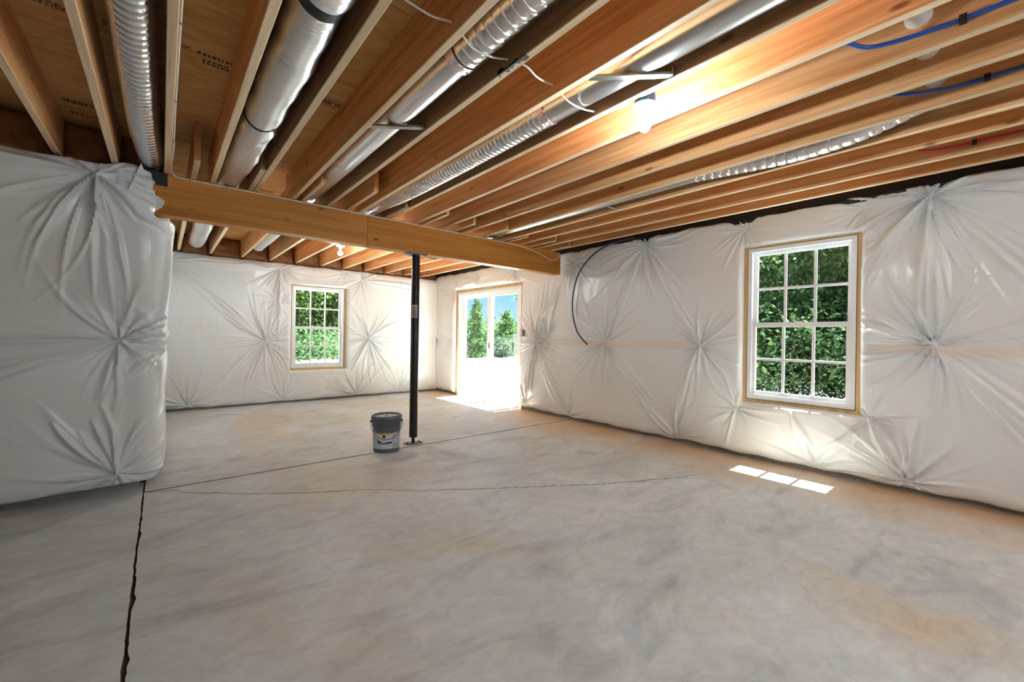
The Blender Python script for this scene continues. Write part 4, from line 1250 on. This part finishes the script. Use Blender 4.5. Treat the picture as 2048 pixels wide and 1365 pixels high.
for i, (x, y, s_) in enumerate([(9.6, 1.3, 1.0), (9.4, 2.9, 1.15), (9.9, 4.3, 1.0), (10.6, .2, 1.2), (10.9, 2.2, 1.3), (9.3, -1.0, 1.0)]):
    plant('undergrowth_bush', UB, (M['leaf'], M['bark']), (x, y, gz(x, y)), ['low bush in the middle lower panes of the large window', 'low bush in the left lower panes of the large window', 'low bush beyond the left frame of the large window', 'low bush at the right lower panes of the large window', 'taller bush behind the low ones outside the large window', 'low bush beyond the right frame of the large window'][i], 'shrub', 'bushes under the trees', i * 1.1, s_)
TH_ = tree_meshes('broad', 3, 16000, 3.4, 1.5, 0.0, .075, 46)
hb_ = [(1.4, 13.0), (3.0, 12.6), (4.4, 13.2), (2.4, 15.0), (4.2, 15.4), (0.2, 14.2), (5.6, 14.8)]
hl = ['dark hedge shrub at the left of the far window', 'dark hedge shrub in the middle of the far window', 'dark hedge shrub at the right of the far window', 'back hedge shrub behind the middle one', 'back hedge shrub towards the right', 'outer hedge shrub left of the far window', 'outer hedge shrub right of the far window']
for i, (x, y) in enumerate(hb_):
    plant('hedge_shrub', TH_, (M['leafdark'], M['bark']), (x, y, gz(x, y)), hl[i], 'shrub', 'shrubs on the bank behind the far window', i * 2.1, 1.0 + .12 * (i % 3))
ivy = tree_meshes('broad', 8, 5000, .55, 1.1, 0.0, .06, 30)
for i, (x, y) in enumerate([(2.2, 11.3), (3.2, 11.0), (1.7, 10.9), (3.9, 11.7)]):
    plant('ground_plant', ivy, (M['leaf'], M['bark']), (x, y, gz(x, y)), ['low leafy plants at left foot of the bank', 'low leafy plants right of the bank foot', 'outer low plants on the bank at left', 'outer low plants on the bank at right'][i], 'plant', 'low plants on the bank', i * 1.7)
CE = tree_meshes('conifer', 4, 9000, 3.75, 1.35, .12, .13)
CW = tree_meshes('conifer', 5, 9000, 2.9, 1.9, .12, .15)
plant('cedar_tree', CE, (M['needle'], M['bark']), (14.45, 20.6, gz(14.45, 20.6)), 'slim dark cedar seen through the left door pane', 'tree', None, .4)
plant('pine_tree', CW, (M['needle'], M['bark']), (17.2, 21.2, gz(17.2, 21.2)), 'broad green conifer seen through the right door pane', 'tree', None, 1.1)
SB = tree_meshes('broad', 6, 4000, 1.25, .8, 0.0, .09, 20)
plant('pale_bush', SB, (M['pale'], M['bark']), (16.05, 20.0, gz(16.05, 20.0)), 'pale silvery bush at the foot of the conifer', 'shrub', None)
for i, (x, y, s) in enumerate([(13.6, 20.9, .95), (15.1, 21.0, .8), (13.0, 21.6, 1.2)]):
    plant('green_bush', SB, (M['needle'], M['bark']), (x, y, gz(x, y)), ['green bush left of the cedar', 'green bush right of the cedar', 'taller bush behind at left of the cedar'][i], 'shrub', None, i * 1.9, s)
FA = tree_meshes('broad', 7, 5000, 8.0, 3.0, 0.0, .34, 36)
dv = np.array([math.sin(.665), math.cos(.665)]); lv = np.array([dv[1], -dv[0]])
for i, (dd, lo, s) in enumerate([(46, -7, .92), (48, -3.6, 1.02), (45, -.6, .88), (49, 2.2, 1.06), (46, 5.0, .95), (50, 8.0, 1.05), (54, -10.5, 1.1), (55, .6, 1.12), (54, 11.0, 1.1)]):
    p = dv * dd + lv * lo
    plant('distant_tree', FA, (M['leaf'], M['bark']), (p[0], p[1], gz(*p)), 'tree in the far line behind the yard, number %s from the left' % ['two', 'three', 'five', 'six', 'seven', 'eight', 'one', 'four', 'nine'][i], 'tree', 'distant tree line', i * .9, s)
# overhanging twig of leaves near the door head
tw = empty('hanging_branch', (10.3, 11.9, 0)); tag(tw, 'leafy branch tip hanging in front of the sky at the door top', 'branch')
rs = np.random.RandomState(12)
base = Vector((10.3, 11.9, 3.4)); tip = Vector((9.55, 11.25, 2.62))
pts = [base, base.lerp(tip, .35) + Vector((0, 0, .12)), base.lerp(tip, .7) + Vector((0, 0, .06)), tip]
br_ = put('twig', MB().tube(spline(pts, 6), [.02 - .016 * k / 18 for k in range(19)], 6), M['bark'], tw); br_.location = (-10.3, -11.9, 0)
C = []
for k in range(230):
    t = rs.beta(1.3, 1.6); p = base.lerp(tip, t) + Vector((0, 0, .1 * math.sin(3 * t)))
    C.append([p.x + rs.normal() * .13, p.y + rs.normal() * .13, p.z - abs(rs.normal()) * .16])
o = put('leaves', leaf_mesh('leaves', np.array(C), .11, 5), M['leaf'], tw); o.location = (-10.3, -11.9, 0); o['kind'] = 'stuff'
# wire fence in the yard
fn = empty('wire_fence', (18.6, 22.6, 0)); tag(fn, 'thin dark wire fence in front of the far trees', 'fence')
pm = MB().box((-.03, -.03, -.2), (.03, .03, 1.35)).mesh('fence_post')
for k in range(-3, 5):
    x, y = 18.6 + k * 1.75 * .8, 22.6 - k * 1.75 * .6
    put('fence_post', pm, M['fencem'], fn, (x - 18.6, y - 22.6, gz(x, y)))
for z_ in (.25, .7, 1.15):
    a = (-3 * 1.4, 3 * 1.05, -.12 + z_); b = (4 * 1.4, -4 * 1.05, -.12 + z_)
    put('fence_wire', MB().tube([a, b], .010, 5), M['fencem'], fn)
